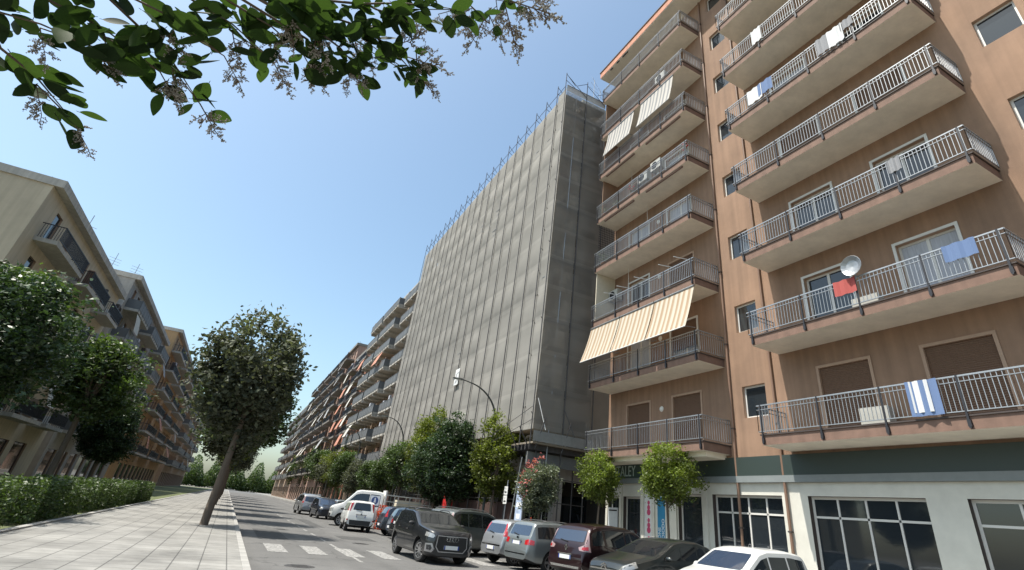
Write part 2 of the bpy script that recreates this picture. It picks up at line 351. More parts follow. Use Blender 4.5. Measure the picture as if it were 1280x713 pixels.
# roof with overhanging cornice
m = MB(); m.box(XB, 28.4, WALL_START-.2, 23.85, 31.4, 31.62, 0, 'e'); 
roof = m.build('roof', [M_SOFFIT], apt)
MB().box(XB-.03, XB+.22, WALL_START-.23, 23.88, 31.45, 31.98).box(XB+.22, 28.4, 23.6, 23.88, 31.45, 31.98).build('cornice', M_ROOFED, roof)
MB().box(XB-.08, XB+.26, WALL_START-.26, 23.93, 31.983, 32.07).build('coping', M_TRIMDK, roof)
for yy in (20.6, 20.9, 21.6, 22.4):            # peeling render under the roof edge
    MB().box(XB+.02, XB+.1, yy, yy+.28, 31.34, 31.397).build('peeling_render', M_TRIMDK, roof)

# balconies
L = BY1-BY0
def balcony_meshes():
    s = MB(); s.box(0, XW-XB, 0, L, 0, .30, 0, 'b'); s.quad((0, 0, 0), (0, L, 0), (XW-XB, L, 0), (XW-XB, 0, 0), 1)
    s.box(-.035, XW-XB, -.035, L+.035, .303, .345, 2)
    slab = s.mesh('balcony_slab', [M_FASCIA, M_SOFFIT, M_TRIMDK])
    r = MB(); z0, zt = .42, 1.27
    path = [((0, 0), (0, L)), ((0, 0), (XW-XB-.02, 0)), ((0, L), (XW-XB-.02, L))]
    for (a, b) in path:
        A = Vector((a[0]-.05 if a[0] == 0 else a[0], a[1]-.05 if a[1] == 0 else a[1]+.05, 0)); B = Vector((b[0]-.05 if b[0] == 0 else b[0], b[1]-.05 if b[1] == 0 else b[1]+.05, 0))
        d = B-A; n = int(d.length/.115)
        for zz, hh in ((zt, .04), (z0, .024), (zt-.14, .018)): r.bar(A+Vector((0, 0, zz)), B+Vector((0, 0, zz)), .035, hh)
        for i in range(n+1):
            p = A + d*(i/n); r.bar(p+Vector((0, 0, z0)), p+Vector((0, 0, zt)), .016, .016)
    rail = r.mesh('railing', [M_ALU])
    q = MB(); 
    for y in (.1, 1.95, 3.9, 5.85, L-.1): q.box(-.075, -.035, y-.025, y+.025, .02, 1.3); q.box(-.075, .0, y-.04, y+.04, .06, .22)
    posts = q.mesh('post', [M_BLACKMETAL])
    return slab, rail, posts
SLAB, RAIL, POSTS = balcony_meshes()
post1 = MB().box(-.075, -.04, -.025, .025, .02, 1.3).box(-.076, .0, -.04, .04, .06, .22).mesh('post', [M_BLACKMETAL])
balc = {}
for bi, (a, b) in enumerate(BAYS):
    for k, z in enumerate(slabs):
        o = link('balcony', SLAB, apt, (XB, a, z)); balc[(bi, k)] = o
        link('railing', RAIL, o)
        for y in (.1, 1.95, 3.9, 5.85, L-.1): link('post', post1, o, (0, y, 0))
# windows behind the balconies: frames, panes, roller shutters
def french(w_, h_, kind):
    f = MB(); t = .07
    f.box(0, .06, 0, t, 0, h_).box(0, .06, w_-t, w_, 0, h_).box(.001, .061, t, w_-t, h_-t, h_).box(.001, .061, t, w_-t, 0, .1).box(.001, .061, w_/2-.05, w_/2+.05, .1, h_-t)
    fr = f.mesh('window_frame', [M_WOODW])
    p = MB().box(.03, .045, t, w_/2-.05, .1, h_-t).box(.03, .045, w_/2+.05, w_-t, .1, h_-t).mesh('pane', [M_GLASS if kind == 'glass' else M_CURT])
    return fr, p
def roller(w_, h_):
    m = MB(); n = int(h_/.058)
    for i in range(n):
        z = i*h_/n; m.add([(0, 0, z), (0, w_, z), (-.014, w_, z+h_/n*.5), (-.014, 0, z+h_/n*.5), (0, w_, z+h_/n), (0, 0, z+h_/n)], [(1, 0, 3, 2), (2, 3, 5, 4)])
    return m.mesh('shutter', [M_SHUT])
FW, FH = 1.75, 2.26
FR_G, PN_G = french(FW, FH, 'glass'); FR_C, PN_C = french(FW, FH, 'curtain')
SH_FULL = roller(FW, FH); SH_HALF = roller(FW, FH*.55)
SURR = MB().box(-.03, 0, -.09, 0, 0, FH+.09).box(-.03, 0, FW, FW+.09, 0, FH+.09).box(-.03, 0, 0, FW, FH, FH+.09).mesh('surround', [M_WOODW])
SURRB = MB().box(-.03, 0, -.09, 0, 0, FH+.09).box(-.03, 0, FW, FW+.09, 0, FH+.09).box(-.03, 0, 0, FW, FH, FH+.09).mesh('surround', [M_REVEAL])
rng = random.Random(4)
for bi, (a, b) in enumerate(BAYS):
    for k, z in enumerate(slabs):
        for j, ya in enumerate((a+4.85, a+1.45)):
            zz = z+.36
            if k == 0: kind = 'shut'
            elif bi == 0 and k == 3: kind = 'curtain'
            else: kind = rng.choice(['glass', 'curtain', 'half', 'shut', 'glass'])
            if kind == 'shut':
                s = link('shutter', SH_FULL, apt, (XW+.06, ya, zz)); s['label'] = 'closed brown roller shutter'
                link('window_frame', SURRB, apt, (XW-.003, ya, zz))
            else:
                f = link('window_frame', FR_C if kind != 'glass' else FR_G, apt, (XW+.16, ya, zz)); link('pane', PN_C if kind != 'glass' else PN_G, f)
                link('window_surround', SURR, apt, (XW-.003, ya, zz))
                if kind == 'half': link('shutter', SH_HALF, apt, (XW+.08, ya, zz+FH*.45))
SW = MB().box(0, .05, 0, 1.1, 0, .07).box(0, .05, 0, 1.1, 1.13, 1.2).box(0, .05, 0, .07, .07, 1.13).box(0, .05, 1.03, 1.1, .07, 1.13).mesh('window_frame', [M_WOODW]); SP = MB().box(.02, .03, .07, 1.03, .07, 1.13).mesh('pane', [M_GLASS])
for z in slabs:
    for yc in (13.9, 3.07):
        f = link('window_frame', SW, apt, (XW+.14, yc-.55, z+1.3)); link('pane', SP, f)
# end screens on the near balcony stack (towards the scaffold)
for k in range(1, 8):
    z = slabs[k]; o = balc[(0, k)]
    if k == 2: pm = MB().box(.12, XW-XB-.003, L-.09, L-.03, .345, STOREY-.01).mesh('end_screen', [M_CREAM])
    elif k == 3:
        q = MB()
        for i in range(11):
            x = .15+i*.13; q.bar((x, L-.06, .345), (x, L-.06, STOREY-.01), .018, .018)
        for i in range(18):
            zq = .5+i*.16; q.bar((.12, L-.06, zq), (XW-XB-.003, L-.06, zq), .018, .018)
        pm = q.mesh('trellis', [M_BLACKMETAL])
    elif k in (4, 5, 6): pm = MB().box(.28, XW-XB-.003, L-.09, L-.03, .345, STOREY-.01).mesh('end_screen', [M_STUCCO])
    else: continue
    link(pm.name.split('.')[0], pm, o)
# retracted awning cassettes under slabs
CASS = MB().box(.05, .13, 0, 2.9, -.10, -.004).mesh('awning_cassette', [M_FASCIA])
for k in (5, 4, 6):
    for y in ((.5, 4.5) if k != 6 else ()): link('awning_cassette', CASS, balc[(0, k)], (0, y, 0))
# wall lamps, washing line brackets
LMP = MB().lathe([(.001, -.075), (.07, -.07), (.115, -.03), (.13, 0)], 16, 0, 'x').mesh('wall_lamp', [mat('opal_glass', (.75, .72, .66), .3)], 40)
for k in range(8):
    for y in (19.25,): link('wall_lamp', LMP, apt, (XW-.001, y, slabs[k]+2.2))
for k in (2,):
    for y in (21.9, 20.7, 19.2, 17.3, 16.2):
        MB().bar((0, 0, 0), (-.75, .1, -.05), .03, .03).build('drying_rack_arm', M_WHITE, apt, loc=(XB+.55, y, slabs[k]+1.75))
for k, y in ((6, 19.7), (5, 21.3), (4, 19.8), (3, 21.5)):
    MB().tube([(0, 0, 0), (0.03, .02, -.9), (0, .05, -1.9)], .012, 5).build('hanging_cable', M_WHITE, apt, loc=(XW-.35, y, slabs[k]-.004))

# rainwater pipes, aerial dishes, stains of rust below the rail posts, laundry
for y in (12.95, 1.95, 15.0):
    dpp = MB().tube([(XW-.07, y, .2), (XW-.07, y, 31.3)], .05, 8).build('downpipe', mat('pipe_brown', (.20, .12, .08), .6), apt)
    for k in range(9): MB().box(XW-.13, XW-.002, y-.065, y+.065, 2.0+k*3.4, 2.05+k*3.4).build('pipe_bracket', M_TRIMDK, dpp)
RC = random.Random(77); cl = [mat('laundry_white', (.6, .6, .6), .9), mat('laundry_blue', (.12, .18, .32), .9), mat('laundry_red', (.38, .08, .07), .9), mat('laundry_grey', (.25, .25, .26), .9)]
for bi in (1, 2):
    for k in range(8):
        o_ = balc[(bi, k)]
        for j in range(RC.randrange(0, 6)):
            y = RC.uniform(.4, 7.2); w_ = RC.uniform(.35, .8); h_ = RC.uniform(.4, .9); n = 8
            lm_ = MB(); lm_.add([(-.10-.03*math.sin(i*1.7+j), y+w_*i/n, z_) for i in range(n+1) for z_ in (1.29, 1.29-h_)], [(2*i, 2*i+1, 2*i+3, 2*i+2) for i in range(n)]); lm_.build('laundry', RC.choice(cl), o_)
        if RC.random() < .5:
            y = RC.uniform(.5, 6.5); MB().box(.85, 1.2, y, y+.85, .36, 1.0).build('cooling_unit', mat('ac_casing', (.40, .39, .35), .5, noise=.1), o_)
        if RC.random() < .35:
            y = RC.uniform(1, 7); MB().lathe([(.001, -.02), (.2, -.05), (.33, -.13), (.34, -.12), (.2, -.03), (.001, 0)], 18, 0, 'x', (-.12, y, 1.6)).tube([(-.1, y, 1.2), (-.1, y, 1.6)], .02, 6).build('satellite_dish', M_STEEL, o_)
# awnings
AW_BEIGE = stripe_mat('beige_awning', (.66, .60, .49), (.47, .335, .22), .33, .5)
AW_WHITE = stripe_mat('white_awning', (.62, .59, .54), (.30, .30, .31), .34, .58)
def awning(label, y0, y1, xt, zt, xb, zb, m):
    mb = MB(); n, kk = 24, 10; wv = []
    for i in range(n+1):
        for j in range(kk+1):
            t = j/kk; y = (y1-y0)*i/n; wob = .02*math.sin(i*.9)*math.sin(t*3.1)
            sag = -.05*math.sin(math.pi*t)
            wv.append((xt+(xb-xt)*t + wob - sag*.5, y, zt+(zb-zt)*t + sag*.4))
    fs = [(i*(kk+1)+j, (i+1)*(kk+1)+j, (i+1)*(kk+1)+j+1, i*(kk+1)+j+1) for i in range(n) for j in range(kk)]
    mb.add(wv, fs)
    me = mb.mesh('awning', [m], 60); me.transform(Matrix.Translation((-XB, 0, 0)))
    a = link('awning', me, apt, (XB, y0, 0)); a['label'] = label
    l = y1-y0
    MB().tube([(xb-XB, 0, zb), (xb-XB, l, zb)], .025, 6).build('front_bar', M_WHITE, a)
    MB().tube([(xt-XB, 0, zt+.03), (xt-XB, l, zt+.03)], .05, 8).build('roller', M_STEEL, a)
    for y in (.06, l-.06): MB().tube([(XB+.02-XB, y, zb+.1), (xb-XB+.01, y, zb+.02)], .014, 6).build('awning_arm', M_STEEL, a)
    return a
zt = slabs[2]-.10; zb = slabs[1]+1.33
for (ya, yb) in ((20.75, 23.42), (18.0, 20.68), (15.3, 17.93)):
    awning('beige striped awning lowered over the balcony rail', ya, yb, XB+.0, zt, XB-.62, zb, AW_BEIGE)
zt = slabs[6]-.06; zb = slabs[5]+1.32
awning('white and grey striped awning let down to the rail', 19.75, 22.55, XB+.03, zt, XB-.35, zb, AW_WHITE)
awning('white and grey striped awning let down to the rail', 16.1, 19.05, XB+.03, zt, XB-.35, zb, AW_WHITE)

# ground floor shops
sops = [(20.86, 22.12, .16, 2.95), (22.42, 23.3, .9, 2.95), (17.0, 18.35, .5, 3.1), (13.2, 16.4, .3, 3.1), (8.6, 12.2, .16, 3.1), (3.5, 7.6, .16, 3.1)]
m = MB(); wall_open(m, XW+.02, WALL_START, WALL_END-.01, 0.1, 3.5, sops, .3, 0, 1); m.build('shop_wall', [M_SHOP, M_TRIMDK], apt)
MB().box(XW-.12, XW+.3, WALL_START, WALL_END-.02, 3.503, 3.72).build('shop_lintel', mat('lintel_grey', (.20, .22, .22), .6, noise=.1), apt)
MB().box(XW-.1, XW+.3, WALL_START, WALL_END-.02, 3.722, Z1-.103).build('sign_band', M_SHOPDK, apt)
for (a, b, c, d) in sops:
    f = MB().box(XW+.2, XW+.26, a, a+.08, c, d).box(XW+.2, XW+.26, b-.08, b, c, d).box(XW+.201, XW+.259, a+.08, b-.08, d-.08, d).box(XW+.201, XW+.259, a+.08, b-.08, c, c+.08)
    fo = f.build('shop_frame', M_WOODW, apt); MB().box(XW+.22, XW+.235, a+.08, b-.08, c+.08, d-.08).build('pane', M_GLASS, fo)
for (a, b, c, d) in sops[3:]:
    for q in (1, 2, 3): MB().box(XW+.19, XW+.25, a+(b-a)*q/4-.03, a+(b-a)*q/4+.03, c+.08, d-.08).build('mullion', M_WOODW, apt)
    MB().box(XW+.19, XW+.25, a+.08, b-.08, d-.62, d-.56).build('transom', M_WOODW, apt)
for y in (20.62, 22.28, 23.38, 19.9, 19.0, 18.5, 16.75): MB().box(XW-.05, XW+.018, y-.09, y+.09, .12, 3.5).build('pilaster', M_SHOP, apt)
MB().box(XW+.12, XW+.18, 20.74+.12, 20.82+.12, .18, 2.9).build('door_handle_rail', M_WHITE, apt)
# small canopy lip above the sign
MB().box(XB+.35, XW-.02, 15.5, 23.2, Z1-.16, Z1-.004).build('canopy_lip', M_SOFFIT, apt)

# shop sign lettering, posters: things of their own
ROT_SIGN = Matrix(((0, 0, -1, 0), (-1, 0, 0, 0), (0, 1, 0, 0), (0, 0, 0, 1)))    # text x -> -Y, y -> Z, facing -X
ss = thing('shop_sign', 'dark green shop fascia sign with tall thin pale letters above the glass door', 'sign', (XW-.11, 21.7, 3.73), world=True)
MB().box(XW-.135, XW-.103, 20.35, 23.0, 3.735, 4.35).build('sign_board', mat('sign_green', (.035, .06, .052), .45), ss)
text_mesh('ITALEY', .66, mat('sign_letters', (.42, .5, .48), .5), 'lettering', ss, Matrix.Translation((XW-.137, 22.62, 3.80)) @ ROT_SIGN, .006, .78)
bp = thing('shop_poster', 'blue vertical poster with white sideways lettering beside the shop door', 'poster', (XW-.03, 19.4, 1.2), world=True)
MB().box(XW-.035, XW+.015, 19.12, 19.6, .7, 2.95).build('poster_sheet', mat('poster_blue', (.03, .20, .36), .5, noise=.15, scale=1.5), bp)
ROT_UP = Matrix(((0, 0, -1, 0), (0, 1, 0, 0), (1, 0, 0, 0), (0, 0, 0, 1)))        # text x -> Z (reads upwards)
mw = mat('poster_white', (.7, .72, .72), .6)
text_mesh('ZIONE', .23, mw, 'lettering', bp, Matrix.Translation((XW-.04, 19.40, 1.18)) @ ROT_UP, .004, .9)
text_mesh('A DIODO', .23, mw, 'lettering', bp, Matrix.Translation((XW-.04, 19.17, 1.18)) @ ROT_UP, .004, .95)
pk = thing('window_decal', 'white panel with a column of pink round shapes beside the shop door', 'poster', (XW-.03, 20.2, 1.2), world=True)
MB().box(XW-.03, XW+.015, 19.98, 20.5, .4, 3.0).build('panel', mat('decal_white', (.62, .62, .6), .6), pk)
mpk = mat('decal_pink', (.47, .06, .14), .6)
for i in range(8):
    z = 2.72-.19*i-.12*(i//3); r = (.085, .105, .125)[i % 3]
    MB().lathe([(.001, -.012), (r*.8, -.012), (r, 0)], 14, 0, 'x').build('pink_shape', mpk, pk, loc=(XW-.031, 20.2, z))
nb = thing('notice_sheet', 'pale printed notice sheet in the shop window next to the glass door', 'poster', (XW-.03, 22.9, 1.2), world=True)
MB().box(XW-.03, XW+.015, 22.5, 23.25, 1.1, 2.45).build('sheet', mat('notice_paper', (.52, .55, .57), .6, noise=.12, scale=6), nb)
MB().box(XW-.034, XW-.031, 22.55, 23.2, 2.3, 2.36).build('rule', M_DARK, nb)

# air conditioners on the balconies
def ac_unit(label, y, k, dz=.36, dx=.9, rz=0):
    t = thing('air_conditioner', label, 'air conditioner', (XB+dx, y, slabs[k]+dz), rz, 'outdoor cooling units on the balconies')
    wv = mat('ac_casing', (.40, .39, .35), .5, noise=.1)
    MB().box(-.17, .17, -.42, .42, .06, .66).build('casing', wv, t)
    MB().lathe([(.001, -.176), (.20, -.176), (.235, -.172)], 20, 0, 'x', (0, .08, .36)).build('fan_opening', M_DARK, t)
    gq = MB()
    for r in (.06, .11, .16, .21): gq.lathe([(r, -.19), (r+.008, -.19), (r+.008, -.185), (r, -.185)], 20, 0, 'x', (0, .08, .36), True)
    for i in range(6):
        a = i*math.pi/6; gq.bar((-.188, .08-.22*math.cos(a), .36-.22*math.sin(a)), (-.188, .08+.22*math.cos(a), .36+.22*math.sin(a)), .008, .008)
    gq.build('fan_grille', M_BLACKMETAL, t)
    for y2 in (-.3, .3): MB().box(-.16, .3, y2-.02, y2+.02, 0, .06).build('bracket', M_STEEL, t)
    return t
ac_unit('cream air conditioner on the balcony wall beside the cream end screen', 22.75, 2, 1.75, 1.12)
ac_unit('boxy air conditioner by the red flowers, the one farther from the roof gutter', 19.35, 4, 1.15, .55)
ac_unit('boxy air conditioner next to a second one above a balcony rail with flowers', 18.2, 4, 1.35, .55)
ac_unit('air conditioner standing on the balcony just above the striped white awnings', 17.6, 6, .9, .5)

# potted plants on balconies
M_LEAFP = mat('potted_leaf', (.07, .12, .03), .6, tint=False)
M_REDF = mat('red_petals', (.55, .03, .03), .6)
def pot_plant(label, y, k, red, dx=.25, h=.5):
    t = thing('potted_plant', label, 'plant', (XB+dx, y, slabs[k]+.346), 0, 'potted plants on the balconies')
    MB().lathe([(.001, 0), (.11, 0), (.15, .26), (.165, .26), (.165, .3), (.13, .3), (.12, .24), (.001, .24)], 14).build('pot', mat('terracotta', (.30, .13, .07), .8), t)
    R = random.Random(int(y*100)); m = MB()
    for i in range(90):
        a = R.uniform(0, 6.28); rr = R.uniform(0, .28); z = .3+h*R.random(); p = Vector((rr*math.cos(a), rr*math.sin(a), z)); d = Vector((math.cos(a), math.sin(a), R.uniform(-.2, .9))).normalized()*.09; s = d.orthogonal().normalized()*.03
        m.add([p, p+d*.5+s, p+d, p+d*.5-s], [(0, 1, 2, 3)])
    m.build('leaves', M_LEAFP, t)
    for i in range(7 if red else 0):
        a = R.uniform(0, 6.28); rr = R.uniform(.05, .25)
        f = MB(); f.lathe([(.001, .0), (.045, .02), (.05, .045), (.03, .07), (.001, .08)], 8); f.build('flower', M_REDF, t, loc=(rr*math.cos(a), rr*math.sin(a), .3+h*R.uniform(.6, 1)))
pot_plant('potted plant with red flowers near two air conditioners', 20.05, 4, True)
pot_plant('potted plant with red blooms at the far end of the balcony from the scaffold', 15.7, 4, True, .3, .9)
pot_plant('green potted plant on the balcony above the trellis screen', 22.9, 4, False)
pot_plant('trailing green potted plant behind the rail above the trellis', 21.9, 4, False, .3, .6)
pot_plant('leafy potted plant beside the black trellis screen', 22.9, 3, False, .3, .6)

# ================================================================== building wrapped in scaffolding
XS, YS, YE, ZN0, ZN1 = 13.05, 25.2, 60.0, 5.75, 29.85
M_CONC = mat('grey_render', (0.36, 0.34, 0.31), 0.9, noise=.2, scale=1, streak=.2)
M_CONCL = mat('pale_render', (0.50, 0.47, 0.42), 0.9, noise=.15, scale=1)
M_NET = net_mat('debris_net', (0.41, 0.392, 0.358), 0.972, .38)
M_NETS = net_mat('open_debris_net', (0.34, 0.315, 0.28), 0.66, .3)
M_POLE = mat('scaffold_tube', (0.075, 0.07, 0.07), 0.55, .4, noise=.3, scale=6)
M_POLEB = mat('scaffold_tube_blue', (0.075, 0.075, 0.09), 0.5, .4, noise=.3, scale=6)
M_PLANK = mat('scaffold_plank', (0.24, 0.20, 0.15), 0.85, noise=.3, scale=4, stretch=(8, 1, 1))
M_PLANKG = mat('grey_deck_sheet', (0.25, 0.25, 0.235), 0.7, .1, noise=.2, scale=3)

bld = thing('wrapped_building', 'pale apartment block standing behind the grey scaffold netting', 'building', (20, 42, 0), world=True)
ops = []
for k in range(8):
    z = 4.6+3.2*k
    for j in range(9): ops.append((28.0+j*3.55, 29.4+j*3.55, z+.3, z+2.5))
m = MB(); wall_open(m, 15.4, 26.7, 60, 4.2, 30.0, ops, .3, 0, 1)
sops2 = [(15.9, 17.1, 4.6+3.2*k+.3, 4.6+3.2*k+2.4) for k in range(8)]
# end wall facing the camera with windows
xs = sorted({15.4, 28, 16.0, 17.3}); zs = [4.2]+[a for k in range(8) for a in (4.6+3.2*k+.6, 4.6+3.2*k+2.3)]+[30.0]
for i in range(len(zs)-1):
    for j in range(len(xs)-1):
        if j == 1 and i % 2 == 1: continue
        m.quad((xs[j], 26.7, zs[i]), (xs[j+1], 26.7, zs[i]), (xs[j+1], 26.7, zs[i+1]), (xs[j], 26.7, zs[i+1]), 0)
m.box(15.4, 28, 26.7, 60, 30.0, 31.7, 0); m.quad((28, 60, 0), (15.4, 60, 0), (15.4, 60, 30), (28, 60, 30), 0); m.quad((15.4, 26.7, 4.2), (15.4, 60, 4.2), (28, 60, 4.2), (28, 26.7, 4.2), 1)
m.build('wall', [M_CONCL, M_REVEAL], bld)
for k in range(8):
    z = 4.6+3.2*k; w_ = MB().box(16.0, 17.3, 26.8, 26.86, z+.6, z+2.3).build('window', M_GLASS, bld)
    MB().box(15.95, 16.02, 26.66, 26.8, z+.55, z+2.35).box(17.28, 17.35, 26.66, 26.8, z+.55, z+2.35).box(16.021, 17.279, 26.66, 26.8, z+2.28, z+2.35).build('window_frame', M_WOODW, w_)
    for j in range(9):
        MB().box(15.6, 15.62, 28.0+j*3.55, 29.4+j*3.55, z+.3, z+2.5).build('window', M_GLASS if (j+k) % 3 else M_SHUT, bld)
    for j in range(4): MB().box(14.45, 15.39, 27.2+j*8.3, 34.2+j*8.3, z-.2, z+.02).build('balcony', M_CONC, bld)
# open ground floor: columns, dark shop fronts, fascia beam
for j in range(9): MB().box(15.5, 16.0, 26.75+j*4.1, 27.25+j*4.1, 0.1, 4.2).build('column', M_CONC, bld)
MB().box(18.6, 18.8, 26.7, 60, .1, 4.2).box(18.8, 28, 26.7, 26.9, .1, 4.2).build('shop_wall', mat('dim_shop_wall', (.05, .045, .04), .8, noise=.2), bld)
for j in range(7): MB().box(18.55, 18.59, 28.2+j*4.4, 31.4+j*4.4, .3, 3.0).build('shop_window', M_GLASS, bld)
MB().box(15.38, 15.6, 26.68, 60, 3.55, 4.19).box(15.6, 28, 26.66, 26.9, 3.55, 4.19).build('fascia_beam', M_CONC, bld)

sc = thing('scaffolding', 'tall tube scaffolding wrapped in sheets of grey debris netting', 'scaffolding', (13.5, 42, 0), world=True)
NB = 20; BW = (YE-YS-1.25)/(NB-1)            # a narrow corner bay, then equal bays
ypos = [YS, YS+1.25] + [YS+1.25+BW*i for i in range(1, NB)]
def net_panel(w_, h_, seed, lifts, tall=0.0):
    R = random.Random(seed); n = 6; per = 8; zs = []
    for i in range(lifts*per+1): zs.append(i*h_/(lifts*per))
    am = [R.uniform(.05, .15)*R.choice((1, 1, -.5)) for _ in range(lifts+1)]
    vs = []; fs = []; tint = []
    for i, z in enumerate(zs):
        l = min(i//per, lifts-1); t = (i % per)/per if i < lifts*per else 1
        for j in range(n+1):
            u = j/n; b = am[l]*math.sin(math.pi*t)*math.sin(math.pi*u) + .012*math.sin(7*u+seed+l)
            vs.append((-b, w_*u, z))
    for i in range(len(zs)-1):
        ph = i % per; tv = (1.07 if ph in (0,) else (0.97 if ph == 1 else 1.0))*(1+R.uniform(-.012, .012))
        for j in range(n): fs.append((i*(n+1)+j, (i+1)*(n+1)+j, (i+1)*(n+1)+j+1, i*(n+1)+j+1)); tint.append(tv)
    me = bpy.data.meshes.new('net_panel'); me.from_pydata(vs, [], fs); at = me.attributes.new('tint', 'FLOAT', 'FACE'); at.data.foreach_set('value', tint)
    me.polygons.foreach_set('use_smooth', [True]*len(fs)); return me
LIFTS = 12
variants = [net_panel(BW-.03, ZN1-ZN0, s, LIFTS) for s in range(6)]
for me in variants: me.materials.append(M_NET)
rng = random.Random(11)
for i in range(1, NB):
    o = link('net_sheet', rng.choice(variants), sc, (XS, ypos[i]+.015, ZN0+rng.uniform(-.03, .03)))
cm = net_panel(1.22, 30.45-ZN0, 21, LIFTS); cm.materials.append(M_NET); o = link('net_sheet', cm, sc, (XS, YS+.015, ZN0)); o['label'] = 'narrow pale corner sheet of netting reaching higher'
# end face (towards the camera): two sheets of more open, shaded net
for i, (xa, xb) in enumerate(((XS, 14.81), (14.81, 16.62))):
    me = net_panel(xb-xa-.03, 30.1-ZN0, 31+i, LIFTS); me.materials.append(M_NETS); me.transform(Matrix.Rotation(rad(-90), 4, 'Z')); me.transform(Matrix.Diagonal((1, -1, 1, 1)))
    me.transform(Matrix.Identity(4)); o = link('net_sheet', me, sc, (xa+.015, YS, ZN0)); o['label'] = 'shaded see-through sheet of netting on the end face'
# pale strip at the head of the end face
MB().box(XS+.02, 16.6, YS-.012, YS-.004, 30.12, 30.75).build('head_sheet', mat('pale_sheet', (.55, .54, .52), .8, noise=.1), sc)
# standards (outer, dark lines over the net), with guard posts above
R2 = random.Random(3)
for i, y in enumerate(ypos):
    top = 31.9 if i == 0 else (31.35+R2.uniform(-.2, .25) if i > 1 else 31.5)
    MB().tube([(XS-.11, y, 5.0), (XS-.11, y, ZN1)], .030, 6).build('standard', M_POLE, sc)
    p = MB().tube([(XS-.11, y, ZN1+.001), (XS-.11, y, top)], .03, 6)
    p.tube([(XS-.11, y, top-.75), (XS+.75, y, top-1.15)], .022, 5); p.tube([(XS-.11, y, top-.1), (XS+.75, y, top-.9)], .022, 5)
    p.build('guard_post', M_POLEB, sc)
    MB().tube([(XS+.95, y+.02, .12), (XS+.95, y+.02, ZN1)], .028, 6).build('inner_standard', M_STEEL, sc)
for z in (30.6,):
    MB().tube([(XS-.07, YS, z), (XS-.07, YE, z)], .02, 5).build('guard_rail', M_POLEB, sc)
    MB().tube([(XS, YS-.09, z), (16.6, YS-.09, z)], .02, 5).build('guard_rail', M_POLEB, sc)
for x in (14.81, 16.66):
    MB().tube([(x, YS-.1, 5.2), (x, YS-.1, 30.2)], .034, 6).build('standard', M_POLE, sc)
    MB().tube([(x, YS-.1, 30.201), (x, YS-.1, 31.9)], .03, 6).tube([(x, YS-.1, 31.7), (x-.9, YS-.1, 31.0)], .02, 5).build('guard_post', M_POLEB, sc)
MB().tube([(XS, YS-.06, 31.6), (14.8, YS-.06, 30.3)], .022, 5).build('brace', M_POLEB, sc); MB().tube([(14.81, YS-.06, 31.6), (16.6, YS-.06, 30.3)], .022, 5).build('brace', M_POLEB, sc)
# mast-like antenna cluster beside the roof
for (dx, zt_) in ((.15, 33.4), (.75, 32.6)):
    MB().tube([(15.7+dx, YS+.6, 30.2), (15.7+dx, YS+.6, zt_)], .02, 5).build('antenna_mast', M_STEEL, sc)
    for q in range(3): MB().tube([(15.3+dx, YS+.3+q*.2, zt_-.2-q*.35), (16.2+dx, YS+.9, zt_-.25-q*.35)], .012, 4).build('antenna_bar', M_STEEL, sc)
# decks, ledgers and braces behind the net
lz = (ZN1-ZN0)/LIFTS
for l in range(LIFTS):
    z = ZN0+lz*l
    MB().box(XS+.08, XS+.9, YS+.1, YE-.1, z-.03, z+.03).build('deck', M_PLANK, sc)
    MB().box(XS+.92, 16.6, YS+.12, YS+.95, z-.028, z+.03).build('deck', M_PLANK, sc)
    MB().box(XS+.1, 16.6, YS+.07, YS+.095, z-.05, z+.28).build('toe_board', M_POLE if l % 2 else M_PLANK, sc)
    for zz in (1.0, .5): MB().tube([(XS+.06, YS+.1, z+zz), (XS+.06, YE-.1, z+zz)], .02, 5).build('ledger', M_STEEL, sc); MB().tube([(XS+.1, YS+.1, z+zz), (16.6, YS+.1, z+zz)], .02, 5).build('ledger', M_STEEL, sc)
    for (xa, xb) in ((XS+.1, 14.75), (14.85, 16.55)):
        a, b = ((xa, xb) if l % 2 else (xb, xa)); MB().tube([(a, YS+.14, z+.05), (b, YS+.14, z+lz-.05)], .022, 5).build('brace', M_STEEL, sc)
    if l % 3 != 2:
        MB().box(14.9+.3*(l % 2), 15.7+.3*(l % 2), YS+1.0, YS+1.03, z+.1, z+1.6).build('stored_sheet', M_CONCL, sc)
MB().box(XS+.06, 15.38, YS+.06, YE-.1, ZN1-.12, ZN1-.05).box(15.38, 16.6, YS+.06, 26.6, ZN1-.12, ZN1-.05).build('top_deck', M_PLANKG, sc)
# net ties along the corner sheet
tm = MB().bar((0, 0, 0), (-.08, -.03, .11), .025, .025).mesh('tie', [M_POLE])
for l in range(14):
    for y in (ypos[1]-.1, ypos[1]-.35, YS+.1)[:2 + (l % 3 == 0)]:
        link('net_tie', tm, sc, (XS-.1, y, ZN0+1+l*1.66+R2.uniform(-.3, .3)))
# tear holes / white rags high on the end face
for (x, z, a, b) in ((13.75, 28.4, .1, .75), (14.0, 28.9, .5, .08), (13.95, 28.3, .09, .55), (15.3, 27.6, .3, .1), (15.6, 27.5, .3, .35)):
    MB().box(x, x+a, YS-.02, YS-.012, z, z+b).build('net_patch', mat('pale_sheet', (.55, .54, .52), .8), sc)
